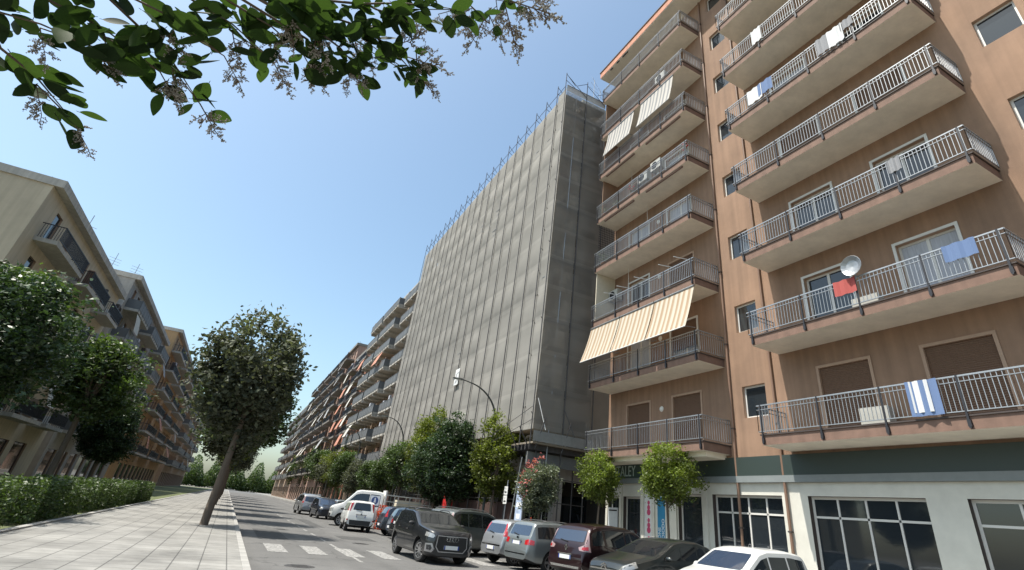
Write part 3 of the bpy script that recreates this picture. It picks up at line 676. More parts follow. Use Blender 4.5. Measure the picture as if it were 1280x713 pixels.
# protective deck at the foot of the netting, on steel joists
MB().add([(XS-.15, YS-.35, 5.62), (16.6, YS-.35, 5.62), (16.6, YS+.15, 5.66), (XS-.15, YS+.15, 5.66), (XS-.15, YS-.35, 5.10), (16.6, YS-.35, 5.10)], [(0, 1, 2, 3), (4, 5, 1, 0)]).build('deck_fascia', M_PLANKG, sc)
MB().box(XS-.1, 16.6, YS-.3, YE-.2, 5.0, 5.09).build('protective_deck', M_PLANK, sc)
for i in range(9):
    MB().box(XS-.12, 18.4, YS+.02+i*.42, YS+.14+i*.42, 4.72, 4.995).build('joist', M_POLE, sc)
for i in range(12): MB().box(XS-.12, 15.3, YS+4.4+i*2.6, YS+4.55+i*2.6, 4.72, 4.995).build('joist', M_POLE, sc)
MB().box(XS+.0, 16.6, YS+.35, YS+.5, 4.05, 4.65).build('facing_board', mat('grey_board', (.15, .15, .145), .8, noise=.2, scale=2), sc)
for x in (XS+.1, 14.75): MB().tube([(x, YS-.2, 4.75), (x+.35, YS-.45, 6.3)], .03, 6).build('raking_tube', M_POLE, sc)
MB().tube([(XS+.05, YS-.15, 7.3), (XS+.5, YS-.45, 5.7)], .022, 5).build('raking_tube', M_WHITE, sc); MB().tube([(14.82, YS-.15, 6.9), (15.35, YS-.45, 5.6)], .022, 5).build('raking_tube', M_POLE, sc)
for y in (YS+.1, YS+1.2): 
    for x in (XS+.35, 14.9, 16.4): MB().tube([(x, y, .13), (x, y, 5.0)], .035, 6).build('leg_tube', M_POLE, sc)
for i in range(1, 16):
    y = YS+1.25+BW*i; MB().tube([(XS+.25, y, .13), (XS+.25, y, 5.0)], .035, 6).build('leg_tube', M_POLE, sc)
for z in (1.1, 2.4, 3.5): MB().tube([(XS+.25, YS+.1, z), (XS+.25, YE, z)], .022, 5).build('leg_rail', M_POLE, sc); MB().tube([(XS+.3, YS+.1, z), (16.5, YS+.1, z)], .022, 5).build('leg_rail', M_POLE, sc)
# brown site hoarding between the legs, added along the base to deepen its shade
hm_ = mat('hoarding_shade_brown', (.055, .028, .022), .8, noise=.3, scale=2)
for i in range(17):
    y = YS+2.0+i*1.95; MB().box(XS+.32, XS+.36, y, y+1.9, .16, 2.25).build('shade_hoarding_panel', hm_, sc)
# outward-leaning catch fan along the street side
for i in range(NB):
    y = ypos[i]+.1; MB().tube([(XS-.1, y, 4.75), (XS-.75, y, 5.75)], .028, 6).build('fan_arm', M_POLE, sc)
MB().tube([(XS-.05, YS+.2, 6.9), (XS-1.3, YS+2.2, 5.4)], .014, 5).tube([(XS-.05, YS+.2, 6.2), (XS-1.3, YS+2.4, 5.0)], .014, 5).build('guy_wire', M_POLE, sc)
# white notice hung on the netting
nb2 = thing('site_notice', 'small white notice sheet hung on the netting behind the lamp head', 'notice', (XS-.2, 36.4, 10.6), world=True)
pn = on_x(571, 471.5, XS-.18); yy, zz = pn.y, pn.z
MB().box(XS-.19, XS-.16, yy-.42, yy+.42, zz-.62, zz+.62).build('sheet', mat('notice_white', (.72, .72, .7), .6, noise=.1, scale=5), nb2)
for (dy, dz, a, b) in ((-.2, .3, .2, .06), (.1, .15, .12, .12), (-.1, -.3, .28, .05), (.05, -.42, .2, .05)): MB().box(XS-.196, XS-.191, yy+dy-a, yy+dy+a, zz+dz-b, zz+dz+b).build('print_mark', mat('print_grey', (.35, .35, .36), .7), nb2)

# ================================================================== further apartment houses
def far_house(name, label, xw, y0, y1, nfl, z1, st, bays, wallm, slabm, railm, solid, depth=1.35, face=-1, awn=None, awn_p=0.0, seed=0, beams=False, winm=None, roof_h=.5, deep=11, roofm=None):
    R = random.Random(seed); s = -face
    t = thing(name, label, 'building', (xw+s*5, (y0+y1)/2, 0), world=True)
    ops = []; wins = []
    zr = z1+st*nfl
    for (a, b, dp) in bays:
        for k in range(nfl):
            z = z1+st*k; n = max(1, int((b-a)/2.6))
            for j in range(n):
                yc = a+(b-a)*(j+.5)/n; q = (yc-.6, yc+.6, z+.25, z+2.4); ops.append(q); wins.append(q)
    shop = [(y0+.8+i*4.2, y0+3.8+i*4.2, .2, 3.0) for i in range(int((y1-y0-1)/4.2))]
    m = MB(); wall_open(m, xw, y0, y1, .1, zr, ops+shop, .25, 0, 1, face)
    xe = xw+s*deep
    for yy, fl in ((y0, 1), (y1, -1)):
        q = [(xw, yy, 0), (xe, yy, 0), (xe, yy, zr), (xw, yy, zr)]; m.quad(*(q if fl*s > 0 else q[::-1]), 0)
    m.quad((xe, y0, 0), (xe, y1, 0), (xe, y1, zr), (xe, y0, zr), 0); m.quad((xw, y0, zr), (xe, y0, zr), (xe, y1, zr), (xw, y1, zr), 0)
    m.build('wall', [wallm, M_REVEAL], t)
    xa, xb = sorted((xw-s*.5, xe)); MB().box(xa, xb, y0-.1, y1+.1, zr+.003, zr+roof_h).build('roof', roofm or slabm, t)
    x0, x1 = sorted((xw+s*.12, xw+s*.16))
    wm = {}
    for q in wins:
        mm = R.choice([M_GLASS, M_SHUT, M_CURT, M_GLASS]) if winm is None else winm
        if mm.name not in wm: wm[mm.name] = MB().box(0, .04, 0, 1.2, 0, 2.15).mesh('window', [mm])
        link('window', wm[mm.name], t, (x0, q[0], q[2]))
    for q in shop: MB().box(x0, x1, q[0], q[1], q[2], q[3]).build('shop_window', M_GLASS, t)
    for (a, b, dp) in bays:
        l = b-a; xs0, xs1 = sorted((0, s*dp-s*.004))
        sm = MB().box(xs0, xs1, 0, l, 0, .26)
        if beams:
            for j in range(max(2, int(l/2.4))+1): yb = .05+(l-.25)*j/max(2, int(l/2.4)); sm.box(xs0+.05, xs1-.05, yb, yb+.18, -.28, -.002)
        sme = sm.mesh('balcony', [slabm])
        r = MB()
        e0 = 0.0
        if solid:
            xq0, xq1 = sorted((-s*.03, s*.03)); 
            npan = max(2, int(l/1.15))
            for ip in range(npan): r.box(xq0, xq1, l*ip/npan+.03, l*(ip+1)/npan-.03, .30, 1.18)
            r.box(*sorted((-s*.02, s*.02)), 0, l, .27, .299)
            for ip in range(npan+1): r.box(*sorted((-s*.045, s*.0)), l*ip/npan-.025, l*ip/npan+.025, .05, 1.2)
            r.box(*sorted((s*.031, s*(dp-.02))), 0, .05, .27, 1.18); r.box(*sorted((s*.031, s*(dp-.02))), l-.05, l, .27, 1.18)
            r.box(*sorted((-s*.05, s*.05)), -.02, l+.02, 1.181, 1.23)
        else:
            r.bar((0, 0, 1.2), (0, l, 1.2), .06, .06); r.bar((0, 0, .38), (0, l, .38), .04, .04)
            for i in range(int(l/.14)+1): r.bar((0, i*.14, .38), (0, i*.14, 1.2), .03, .03)
            for yq in (0.02, l-.02):
                r.bar((0, yq, 1.2), (s*dp, yq, 1.2), .05, .05)
                for i in range(1, 9): r.bar((s*dp*i/9, yq, .26), (s*dp*i/9, yq, 1.2), .025, .025)
        rme = r.mesh('railing', [railm])
        for k in range(nfl):
            bo = link('balcony', sme, t, (xw-s*dp, a, z1+st*k)); link('railing', rme, bo)
            if awn and k < nfl-1 and R.random() < awn_p:
                ly = R.uniform(1.6, min(3.2, l)); oy = R.uniform(0, l-ly); ext = R.uniform(.3, .9); col = R.choice(awn)
                wv = MB(); n = 6
                vs = [(-s*ext*j/n, oy+ly*i, st-.15-1.75*j/n+.25*math.sin(math.pi*j/n)*.3) for i in (0, 1) for j in range(n+1)]
                wv.add(vs, [(j, n+1+j, n+2+j, j+1) for j in range(n)]); wv.build('awning', col, bo)
            for _j in range(R.randrange(0, 4)):
                yq = R.uniform(.2, l-1.2); hq = R.uniform(.25, .7); MB().box(*sorted((s*.08, s*R.uniform(.3, .6))), yq, yq+R.uniform(.3, .9), .27, 1.1+hq).build('balcony_item', R.choice([M_SHUT, M_BEIGE, M_CURT, M_TRIMDK, M_FASCIA]), bo)
            if R.random() < .35:
                yq = R.uniform(.3, l-.9); MB().box(*sorted((s*.3, s*.62)), yq, yq+.8, .27, .9).build('cooling_unit', M_WHITE, bo)
    # rooftop clutter
    for i in range(int((y1-y0)/5)):
        yq = R.uniform(y0+1, y1-1); xq = xw+s*R.uniform(.6, 3)
        an = MB().tube([(xq, yq, zr+roof_h), (xq, yq, zr+roof_h+R.uniform(1.5, 2.6))], .03, 5)
        for j in range(3): an.bar((xq-.5, yq-.3, zr+roof_h+1+j*.3), (xq+.5, yq+.3, zr+roof_h+1+j*.3), .025, .025)
        an.build('antenna', M_STEEL, t)
    return t
M_GBAL = mat('grey_balcony_panel', (0.12, 0.123, 0.125), .6, noise=.15, scale=.8)
M_GSLAB = mat('concrete_slab', (0.46, 0.43, 0.38), .9, noise=.2, scale=.7, streak=.25)
M_BEIGE = mat('beige_stucco', (0.38, 0.28, 0.205), .9, noise=.15, scale=.5, streak=.15)
M_SALM = mat('salmon_stucco', (0.36, 0.165, 0.105), .9, noise=.15, scale=.5, streak=.1)
M_DKSL = mat('weathered_slab', (0.20, 0.185, 0.165), .9, noise=.2, scale=.7)
AW1 = mat('pale_awning', (.62, .60, .55), .8, trans=.2); AW2 = mat('salmon_awning', (.58, .27, .19), .8, trans=.2); AW3 = mat('grey_awning', (.40, .41, .42), .8, trans=.2)
far_house('apartment_building', 'grey apartment block with long solid balcony panels just beyond the netted scaffold', 15.2, 62.2, 88.2, 8, 5.4, 2.95,
          [(62.6, 69.5, 1.5), (70.1, 79.4, 2.1), (80.2, 87.8, 2.1)], M_BEIGE, M_GSLAB, M_GBAL, True, awn=[AW1, AW2], awn_p=.2, seed=5, beams=True)
far_house('apartment_building', 'salmon apartment house with pale and pink awnings between two grey blocks', 15.0, 89.0, 108, 7, 4.9, 2.95,
          [(89.6, 95.4, 1.5), (96.6, 100.6, 1.3), (102, 107.4, 1.5)], M_SALM, M_DKSL, M_BLACKMETAL, False, awn=[AW1, AW2, AW2], awn_p=.75, seed=8)
far_house('apartment_building', 'distant pinkish-grey apartment block with dark balconies beyond the salmon house', 14.6, 109, 168, 8, 5.2, 3.0,
          [(110, 119, 1.6), (120.5, 130, 1.6), (132, 141, 1.6), (143, 153, 1.6), (155, 166, 1.6)], mat('pinkish_stucco', (.34, .22, .17), .9, noise=.15, scale=.5, streak=.15), M_DKSL, M_BLACKMETAL, False, awn=[AW1, AW3], awn_p=.5, seed=9)
far_house('apartment_building', 'farthest pale apartment block closing the right side of the street', 14.8, 170, 230, 7, 5.0, 3.0,
          [(171, 188, 1.5), (191, 208, 1.5), (211, 228, 1.5)], M_BEIGE, M_DKSL, M_GBAL, True, awn=[AW1], awn_p=.2, seed=10)
# opposite side of the street (only its far end would enter the picture)
far_house('apartment_building', 'low cream apartment house behind the trees on the opposite pavement', -15, 38, 62, 4, 4.2, 3.1,
          [(39.5, 46, 1.2), (48, 54.5, 1.2), (56, 61, 1.2)], mat('cream_stucco', (.52, .44, .32), .9, noise=.15, scale=.5, streak=.15), M_GSLAB, M_BLACKMETAL, False, face=1, awn=[AW1], awn_p=.2, seed=21)
far_house('apartment_building', 'five storey grey apartment house on the opposite side beyond the cream one', -15, 64, 96, 5, 4.4, 3.0,
          [(65, 73, 1.3), (76, 84, 1.3), (87, 95, 1.3)], M_CONC, M_GSLAB, M_GBAL, True, face=1, awn=[AW1, AW3], awn_p=.3, seed=22)
far_house('apartment_building', 'distant ochre apartment house on the opposite side of the street', -14.5, 99, 150, 6, 4.4, 3.0,
          [(100, 112, 1.3), (115, 127, 1.3), (131, 147, 1.3)], mat('ochre_stucco', (.42, .27, .14), .9, noise=.15, scale=.5, streak=.15), M_GSLAB, M_BLACKMETAL, False, face=1, awn=[AW1, AW2], awn_p=.4, seed=23)
far_house('apartment_building', 'far grey-beige apartment house closing the opposite side of the street', -14, 153, 230, 6, 4.4, 3.0,
          [(154, 175, 1.3), (180, 200, 1.3), (205, 226, 1.3)], M_BEIGE, M_GSLAB, M_GBAL, True, face=1, awn=[AW1], awn_p=.2, seed=24)

# ================================================================== trees
def leaf_mesh(name, centers, size, seed, tint_rng=(.6, 1.25), up=.35, flat=.5, wid=.5, ctint=None):
    """numpy leaf cloud: one bent diamond per leaf"""
    g = np.random.default_rng(seed); n = len(centers)
    d = g.normal(size=(n, 3)); d[:, 2] = d[:, 2]*flat + up*.3; d /= np.linalg.norm(d, axis=1)[:, None]
    a = g.normal(size=(n, 3)); a -= (a*d).sum(1)[:, None]*d; a /= np.linalg.norm(a, axis=1)[:, None]
    nrm = np.cross(d, a); s = size*g.uniform(.65, 1.3, n)[:, None]
    P = centers; v = np.empty((n, 4, 3)); fold = nrm*s*.12
    v[:, 0] = P-d*s*.5; v[:, 1] = P+a*s*wid*.5+fold; v[:, 2] = P+d*s*.5; v[:, 3] = P-a*s*wid*.5+fold
    me = bpy.data.meshes.new(name); me.vertices.add(n*4); me.vertices.foreach_set('co', v.reshape(-1))
    me.loops.add(n*4); me.loops.foreach_set('vertex_index', np.arange(n*4)); me.polygons.add(n)
    me.polygons.foreach_set('loop_start', np.arange(n)*4); me.update(calc_edges=True)
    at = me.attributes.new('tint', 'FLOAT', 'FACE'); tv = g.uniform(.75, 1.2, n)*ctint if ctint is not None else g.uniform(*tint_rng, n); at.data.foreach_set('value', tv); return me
def crown_points(rx, ry, rz, cz, nclump, per, seed, clump_r=.35, shell=.55, lumps=9):
    """leafy clumps gathered on boughs: lobes, hollows and stray sprigs instead of an even ball; returns leaf points, clump centres, clump tint"""
    g = np.random.default_rng(seed); C_ = []
    lob = g.normal(size=(lumps, 3)); lob[:, 2] += .25; lob /= np.linalg.norm(lob, axis=1)[:, None]; la = g.uniform(.05, .38, lumps)
    hol = g.normal(size=(6, 3)); hol /= np.linalg.norm(hol, axis=1)[:, None]
    while len(C_) < nclump:
        d = g.normal(size=3); d /= np.linalg.norm(d)
        if max(d @ h for h in hol) > .90 and g.random() < .75: continue
        k = shell + (1-shell)*g.random()**.6 if g.random() < .75 else g.random()
        f = .80 + sum(a*max(0, d @ l)**5 for a, l in zip(la, lob)) - .10*g.random()
        if g.random() < .06: f *= g.uniform(1.08, 1.28)
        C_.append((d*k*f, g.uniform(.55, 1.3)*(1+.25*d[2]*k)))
    pts = []; tn_ = []
    for c, tn in C_:
        n = int(per*g.uniform(.4, 1.5)); q = g.normal(size=(n, 3))*clump_r*.55*g.uniform(.6, 1.25); q[:, 2] *= .7
        pts.append(np.array(c)*[rx, ry, rz] + q); tn_.append(np.full(n, tn))
    p = np.concatenate(pts); p[:, 2] += cz; crown_points.tint = np.concatenate(tn_)
    return p, [np.array(c)*[rx, ry, rz]+[0, 0, cz] for c, _ in C_]
M_BARK = mat('bark', (0.13, 0.10, 0.075), .9, noise=.3, scale=8, bump=.4, bscale=30, stretch=(1, 1, .25))
M_BARKP = mat('pale_bark', (0.26, 0.23, 0.19), .9, noise=.3, scale=8, stretch=(1, 1, .25))
LEAF = dict(
    privet=mat('privet_leaf', (0.125, 0.165, 0.022), .55, tint=True, trans=.35),
    dark=mat('dark_leaf', (0.034, 0.062, 0.022), .45, tint=True, trans=.22, spec=.45),
    mid=mat('mid_leaf', (0.055, 0.088, 0.022), .5, tint=True, trans=.3),
    yellow=mat('yellow_green_leaf', (0.115, 0.14, 0.018), .55, tint=True, trans=.35),
    oleander=mat('oleander_leaf', (0.115, 0.135, 0.085), .5, tint=True, trans=.25),
    dusty=mat('dusty_leaf', (0.085, 0.095, 0.058), .7, tint=True, trans=.25))
def make_tree_meshes(kind, rx, rz, cz, trunk_r, nclump, per, leaf, seed, clump_r=.35, bark=None, wid=.5, shell=.55):
    p, cen = crown_points(rx, rx, rz, cz, nclump, per, seed, clump_r, shell)
    lm = leaf_mesh('crown', p, leaf, seed+1, wid=wid, ctint=crown_points.tint); lm.materials.append(LEAF[kind])
    t = MB(); R = random.Random(seed); top = cz - rz*.45
    path = [(0, 0, 0), (R.uniform(-.04, .04), R.uniform(-.04, .04), top*.5), (R.uniform(-.08, .08), R.uniform(-.08, .08), top), (0, 0, cz+rz*.3)]
    t.tube(path, [trunk_r*1.25, trunk_r, trunk_r*.85, trunk_r*.2], 9)
    tm = t.mesh('trunk', [bark or M_BARK], 60)
    lb = MB()
    for i in range(16):
        c = cen[R.randrange(len(cen))]; st = Vector((0, 0, top*R.uniform(.8, 1.0)+.2*rz*R.random())); e = Vector(c)*1.0
        mid = st.lerp(e, .5)+Vector((0, 0, .15*rz)); lb.tube([st, mid, e], [trunk_r*.45, trunk_r*.28, trunk_r*.08], 6)
    bm_ = lb.mesh('limbs', [bark or M_BARK], 60)
    return lm, tm, bm_
def plant_tree(name, label, cat, meshes, x, y, z=.13, s=1.0, rz=0, group=None, sx=None):
    t = thing(name, label, cat, (x, y, z), rz, group); t.scale = (sx or s, sx or s, s)
    lm, tm, bm_ = meshes
    link('crown', lm, t); tr = link('trunk', tm, t); link('limbs', bm_, tr); return t
G_R = 'trees along the right pavement'
T_PRIV = make_tree_meshes('privet', 1.12, 1.25, 3.45, .055, 150, 75, .12, 1, .30)
T_OLE = make_tree_meshes('oleander', 1.05, 1.25, 2.9, .05, 150, 70, .15, 7, .30, wid=.28)
T_DARK = make_tree_meshes('dark', 2.25, 3.3, 4.75, .14, 400, 75, .19, 3, .45)
T_YEL = make_tree_meshes('yellow', 1.45, 1.95, 4.2, .08, 210, 75, .15, 4, .38)
T_MID = make_tree_meshes('mid', 1.8, 2.1, 4.6, .11, 230, 70, .18, 5, .42)
T_DUST = make_tree_meshes('dusty', 1.6, 2.0, 4.0, .10, 200, 65, .18, 6, .42)
def spot(px, X): p = on_x(px, 640, X); return p.y
yA = on_x(749, 640, 14.9).y; yB = on_x(837, 640, 14.9).y
plant_tree('street_tree', 'small round light green tree before the wall end next to the scaffold', 'tree', T_PRIV, 14.85, yA, rz=.4, s=.97, sx=.86, group=G_R)
plant_tree('street_tree', 'small round light green tree beside the blue shop poster', 'tree', T_PRIV, 14.85, yB+.05, rz=2.2, s=.98, sx=.90, group=G_R)
t = plant_tree('oleander', 'grey-green oleander with red blossom in front of the scaffold foot', 'tree', T_OLE, 12.75, on_x(673, 640, 12.75).y, rz=0.0, group=G_R)
g_ = np.random.default_rng(5); d = g_.normal(size=(240, 3)); d /= np.linalg.norm(d, axis=1)[:, None]; k_ = (d @ np.array([-.8, .4, .45])) > .42; d = d[k_][:40]
fp = (d[:, None, :]*[.98, .98, 1.16] + [0, 0, 2.92]) + g_.normal(size=(len(d), 6, 3))*.07
fl = leaf_mesh('blossom', fp.reshape(-1, 3), .10, 9, wid=.8); fl.materials.append(mat('red_blossom', (.42, .12, .12), .6, tint=True, trans=.3)); link('blossom', fl, t)
plant_tree('street_tree', 'yellow-green tree in front of the corner of the netting', 'tree', T_YEL, 12.7, on_x(613, 640, 12.7).y, s=1.0, rz=.3, group=G_R)
plant_tree('street_tree', 'tallest dark green tree rising over the foot of the netting', 'tree', T_DARK, 12.45, on_x(561, 632, 12.45).y, s=.93, rz=1.1, group=G_R)
plant_tree('street_tree', 'yellow-green tree between the tall dark tree and the smaller dark ones', 'tree', T_YEL, 12.5, on_x(524, 630, 12.5).y, s=1.25, rz=2.0, group=G_R)
plant_tree('street_tree', 'dark tree tucked under the tall dark one beside the flatbed truck', 'tree', T_DARK, 12.7, on_x(541, 630, 12.7).y, s=.78, rz=2.9, group=G_R)
plant_tree('street_tree', 'mid green tree beside the second curved lamp post', 'tree', T_MID, 12.6, on_x(496, 625, 12.6).y, s=1.0, rz=.9, group=G_R)
plant_tree('street_tree', 'narrow green tree at the end of the netting, before the grey block', 'tree', T_MID, 12.6, on_x(479, 622, 12.6).y, s=.85, rz=2.5, group=G_R)
for i, (px, mm, s, lab) in enumerate(((458, T_MID, .85, 'leafy green tree before the grey block with solid balconies'), (442, T_DUST, .95, 'dusty grey-green tree before the grey block with solid balconies'), (428, T_MID, 1.1, 'broad green tree in front of the salmon house'),
                                      (413, T_YEL, 1.2, 'yellow-green tree in front of the distant grey block'), (402, T_DUST, 1.25, 'dusty tree far down the row before the distant grey block'), (392, T_MID, 1.35, 'green tree far down the right pavement'))):
    plant_tree('street_tree', lab, 'tree', mm, 12.9, on_x(px, 618, 12.9).y, s=s, rz=i*1.3, group=G_R)
for i in range(5):
    plant_tree('street_tree', 'small distant tree at the far end of the right pavement', 'tree', (T_MID, T_YEL, T_DUST)[i % 3], 15.0+.5*(i % 2), 122+i*11, s=1.7, rz=i*2.1, group='far trees of the right pavement')
G_L = 'trees along the opposite pavement'
plant_tree('street_tree', 'tall dusty tree on the opposite pavement, first beyond the crossing', 'tree', T_DUST, -.35, 27.0, s=1.5, sx=1.3, rz=.5, group=G_L)
for i, (y, mm, s) in enumerate(((36, T_MID, 1.35), (45, T_DUST, 1.5), (55, T_MID, 1.5), (66, T_YEL, 1.6), (78, T_MID, 1.5), (92, T_DUST, 1.6), (108, T_MID, 1.7), (126, T_MID, 1.7))):
    plant_tree('street_tree', ('mid green street tree opposite, before the hedge of the low cream house', 'dusty street tree opposite, beside the long hedge', 'mid green street tree opposite, where the cream house ends', 'yellow-green street tree opposite, before the five storey grey house',
                               'mid green street tree opposite, halfway along the five storey grey house', 'dusty street tree opposite, at the far end of the five storey grey house', 'mid green street tree opposite, at the near end of the ochre house', 'mid green street tree opposite, at the far end of the ochre house')[i], 'tree', mm, -.5, y, s=s, rz=i*1.1, group='tree row of the opposite pavement')
for i, (x, y, mm, s) in enumerate(((-9, 24, T_DARK, 1.0), (-11, 31, T_MID, 1.5), (-9.5, 44, T_MID, 1.5), (-10, 58, T_DARK, .95))):
    plant_tree('garden_tree', ('dark garden tree on the opposite side nearest the crossing', 'mid green garden tree before the low cream house', 'green garden tree in front of the cream house balconies', 'dark garden tree between the cream and grey houses opposite')[i], 'tree', mm, x, y, s=s, rz=i*.9)
far = np.random.default_rng(8); n = 30000
pts = np.stack([far.uniform(-22, 26, n), far.uniform(300, 320, n), far.gamma(2.2, 2.6, n)], 1); pts[:, 2] = np.minimum(pts[:, 2], 13)*(.7+.3*np.sin(pts[:, 0]*.7))
lm = leaf_mesh('far_trees', pts, .9, 12); lm.materials.append(LEAF['mid']); o = link('distant_greenery', lm); o['kind'] = 'stuff'; tag(o, 'hazy mass of greenery closing the far end of the street', 'greenery')

# clipped hedge along the verge opposite
for i, (ya, yb) in enumerate(((12.0, 19.5), (20.5, 28.0), (29.0, 37.0), (38.0, 50.0))):
    hg = np.random.default_rng(60+i); n = int((yb-ya)*1500); q = np.stack([hg.uniform(-.5, .5, n), hg.uniform(0, yb-ya, n), hg.uniform(.05, 1.15, n)], 1)
    q[:, 0] += .10*np.sin(q[:, 1]*2.3+i); q[:, 2] += .10*np.sin(q[:, 1]*1.7+2*i)*(q[:, 2] > .6)
    t = thing('hedge', ('clipped green hedge on the opposite verge, the length nearest the crossing', 'clipped hedge on the opposite verge beside the tall dusty tree', 'clipped hedge before the low cream house', 'long clipped hedge toward the grey house opposite')[i], 'hedge', (-5.0, ya, .1), 0, 'hedges on the opposite verge')
    lm = leaf_mesh('foliage', q, .11, 70+i); lm.materials.append(LEAF['mid']); link('foliage', lm, t)
    for k in range(int((yb-ya)/1.2)): MB().tube([(0, .5+k*1.2, -.02), (.04, .55+k*1.2, .8)], [.03, .012], 6).build('stem', M_BARK, t)
# ---------------------------------------------------- crape myrtle reaching over the camera
M_LAG = mat('myrtle_leaf', (0.034, 0.062, 0.018), .6, noise=.25, scale=25, trans=.35, spec=.05)
M_LAGD = mat('myrtle_leaf_dark', (0.020, 0.036, 0.014), .6, noise=.25, scale=25, trans=.25, spec=.05)
M_TWIG = mat('twig', (0.12, 0.085, 0.055), .8)
M_BUD = mat('seed_bud', (0.34, 0.31, 0.27), .8, trans=.15)
def big_leaf(seed, m):
    R = random.Random(seed); nl = 9; vs = []; fs = []; l = 1.0; w_ = R.uniform(.55, .72); curl = R.uniform(-.25, .3); fold = R.uniform(.06, .2)
    for i in range(nl+1):
        t = i/nl; hw = w_*.5*(math.sin(math.pi*min(1, t*.96+.02))**.75)*(1.08-.28*t); x = l*t; z = curl*t*t
        vs += [(x, -hw, z+fold*hw*2), (x, 0, z), (x, hw, z+fold*hw*2)]
    for i in range(nl):
        a = i*3; fs += [(a, a+1, a+4, a+3), (a+1, a+2, a+5, a+4)]
    mb = MB(); mb.add(vs, fs); mb.tube([(-.12, 0, 0), (0, 0, 0)], .012, 4)
    return mb.mesh('leaf', [m], 70)
LEAVES = [big_leaf(i, M_LAG if i % 3 else M_LAGD) for i in range(7)]
def panicle(seed):
    """flower panicle gone to bud: forking stalks with little round capsules"""
    R = random.Random(seed); mb = MB()
    oc = [(1, 0, 0), (-1, 0, 0), (0, 1, 0), (0, -1, 0), (0, 0, 1), (0, 0, -1)]; of = [(0, 2, 4), (2, 1, 4), (1, 3, 4), (3, 0, 4), (2, 0, 5), (1, 2, 5), (3, 1, 5), (0, 3, 5)]
    def rec(p, d, l, lev):
        e = p+d*l; mb.tube([p, e], [.0022*(4-lev)*.6, .0016*(4-lev)*.45], 4, 0, False)
        if lev == 3:
            r = R.uniform(.0045, .0085); mb.add([e+Vector(o)*r for o in oc], of, 1); return
        n = (9, 5, 4)[lev]
        for i in range(n):
            t = .25+.75*(i+R.random()*.5)/n; q = p+d*(l*min(t, 1)); s = Vector((R.gauss(0, 1), R.gauss(0, 1), R.gauss(0, 1))); s = (s-d*s.dot(d)).normalized()
            rec(q, (d*R.uniform(.3, .8)+s).normalized(), l*R.uniform(.28, .46)*(1.15-.5*t), lev+1)
        rec(e, (d+Vector((R.gauss(0, .2), R.gauss(0, .2), R.gauss(0, .2)))).normalized(), l*.35, lev+1)
    rec(Vector((0, 0, 0)), Vector((1, 0, 0)), .26, 0)
    return mb.mesh('panicle', [M_TWIG, M_BUD])
PAN = [panicle(s) for s in range(4)]
ct = thing('overhanging_tree', 'leafy crape myrtle with bud clusters reaching overhead into the sky', 'tree', (-1.7, 1.1, .14), world=True)
tk = MB(); top = Vector((-1.45, 1.5, 2.7))
tk.tube([(-1.7, 1.1, .14), (-1.66, 1.2, 1.0), (-1.55, 1.35, 1.9), top], [.10, .085, .075, .06], 10); tk.build('trunk', M_BARKP, ct, 60)
def orient(o, p, d, roll, s):
    d = d.normalized(); u = Vector((0, 0, 1)); a = u.cross(d); a = a.normalized() if a.length > .05 else Vector((0, 1, 0)); n = d.cross(a)
    M = Matrix((d, a, n)).transposed().to_4x4() @ Matrix.Rotation(roll, 4, 'X'); M = Matrix.Translation(p) @ M @ Matrix.Diagonal((s, s, s, 1)); o.matrix_basis = M
RL = random.Random(42)
def branch(pix, D, leaf_n, size, pans=(), r0=.009, start=None, leafmin=.15):
    """a limb that runs out from the trunk and then along the given sight line points (pixel, pixel, distance)"""
    pts = [at_dist(x, y, D if not isinstance(D, (list, tuple)) else D[i]) for i, (x, y) in enumerate(pix)]
    full = [Vector(start or top), (Vector(start or top)).lerp(pts[0], .55)+Vector((0, 0, .22))]+pts
    b = MB(); n = len(full); b.tube(full, [r0*(1-.85*i/(n-1)) for i in range(n)], 7); bo = b.build('branch', M_TWIG, ct, 60)
    # leaves in near-opposite pairs along the visible run
    seg = [(full[i+1], full[i+2]) for i in range(n-2)] if len(pix) > 1 else [(full[1], full[2])]
    seg = seg[1:] if len(seg) > 2 else seg
    for i in range(leaf_n):
        a, c = seg[int(i*len(seg)/leaf_n)]; t = RL.random(); p = a.lerp(c, t); d0 = (c-a).normalized()
        side = Vector((RL.gauss(0, 1), RL.gauss(0, 1), RL.gauss(-.25, .6))); d = (d0*RL.uniform(.1, .8)+side.normalized()*1.0).normalized()
        st = p + d*RL.uniform(.0, .05)+Vector((RL.gauss(0, .03), RL.gauss(0, .03), RL.gauss(0, .03)))
        o = link('leaf', RL.choice(LEAVES), bo); orient(o, st, d, RL.uniform(-1.2, 1.2), size*RL.uniform(.75, 1.25))
    for (x, y, ex, ey, dd, sc_) in pans:
        p = at_dist(x, y, dd); e = at_dist(ex, ey, dd*RL.uniform(.97, 1.03)); o = link('panicle', RL.choice(PAN), bo); orient(o, p, e-p, RL.uniform(0, 6), (e-p).length/.34*sc_)
        MB().tube([pts[-1] if (pts[-1]-p).length < .8 else p, p], .003, 4).build('stalk', M_TWIG, bo)
    return bo
branch([(395, 15), (440, 30), (478, 52), (505, 78), (522, 98)], 2.7, 70, .082, [(505, 70, 560, 88, 2.7, 1.0), (520, 90, 550, 126, 2.7, .9), (490, 60, 535, 40, 2.8, 1), (455, 60, 470, 100, 2.8, .9), (440, 40, 455, 85, 2.9, .9), (520, 60, 545, 65, 2.8, .8)])
branch([(385, 35), (405, 45), (425, 60), (438, 75), (445, 88)], 2.5, 40, .085, [(440, 85, 432, 122, 2.5, .9), (446, 85, 455, 120, 2.5, .9)])
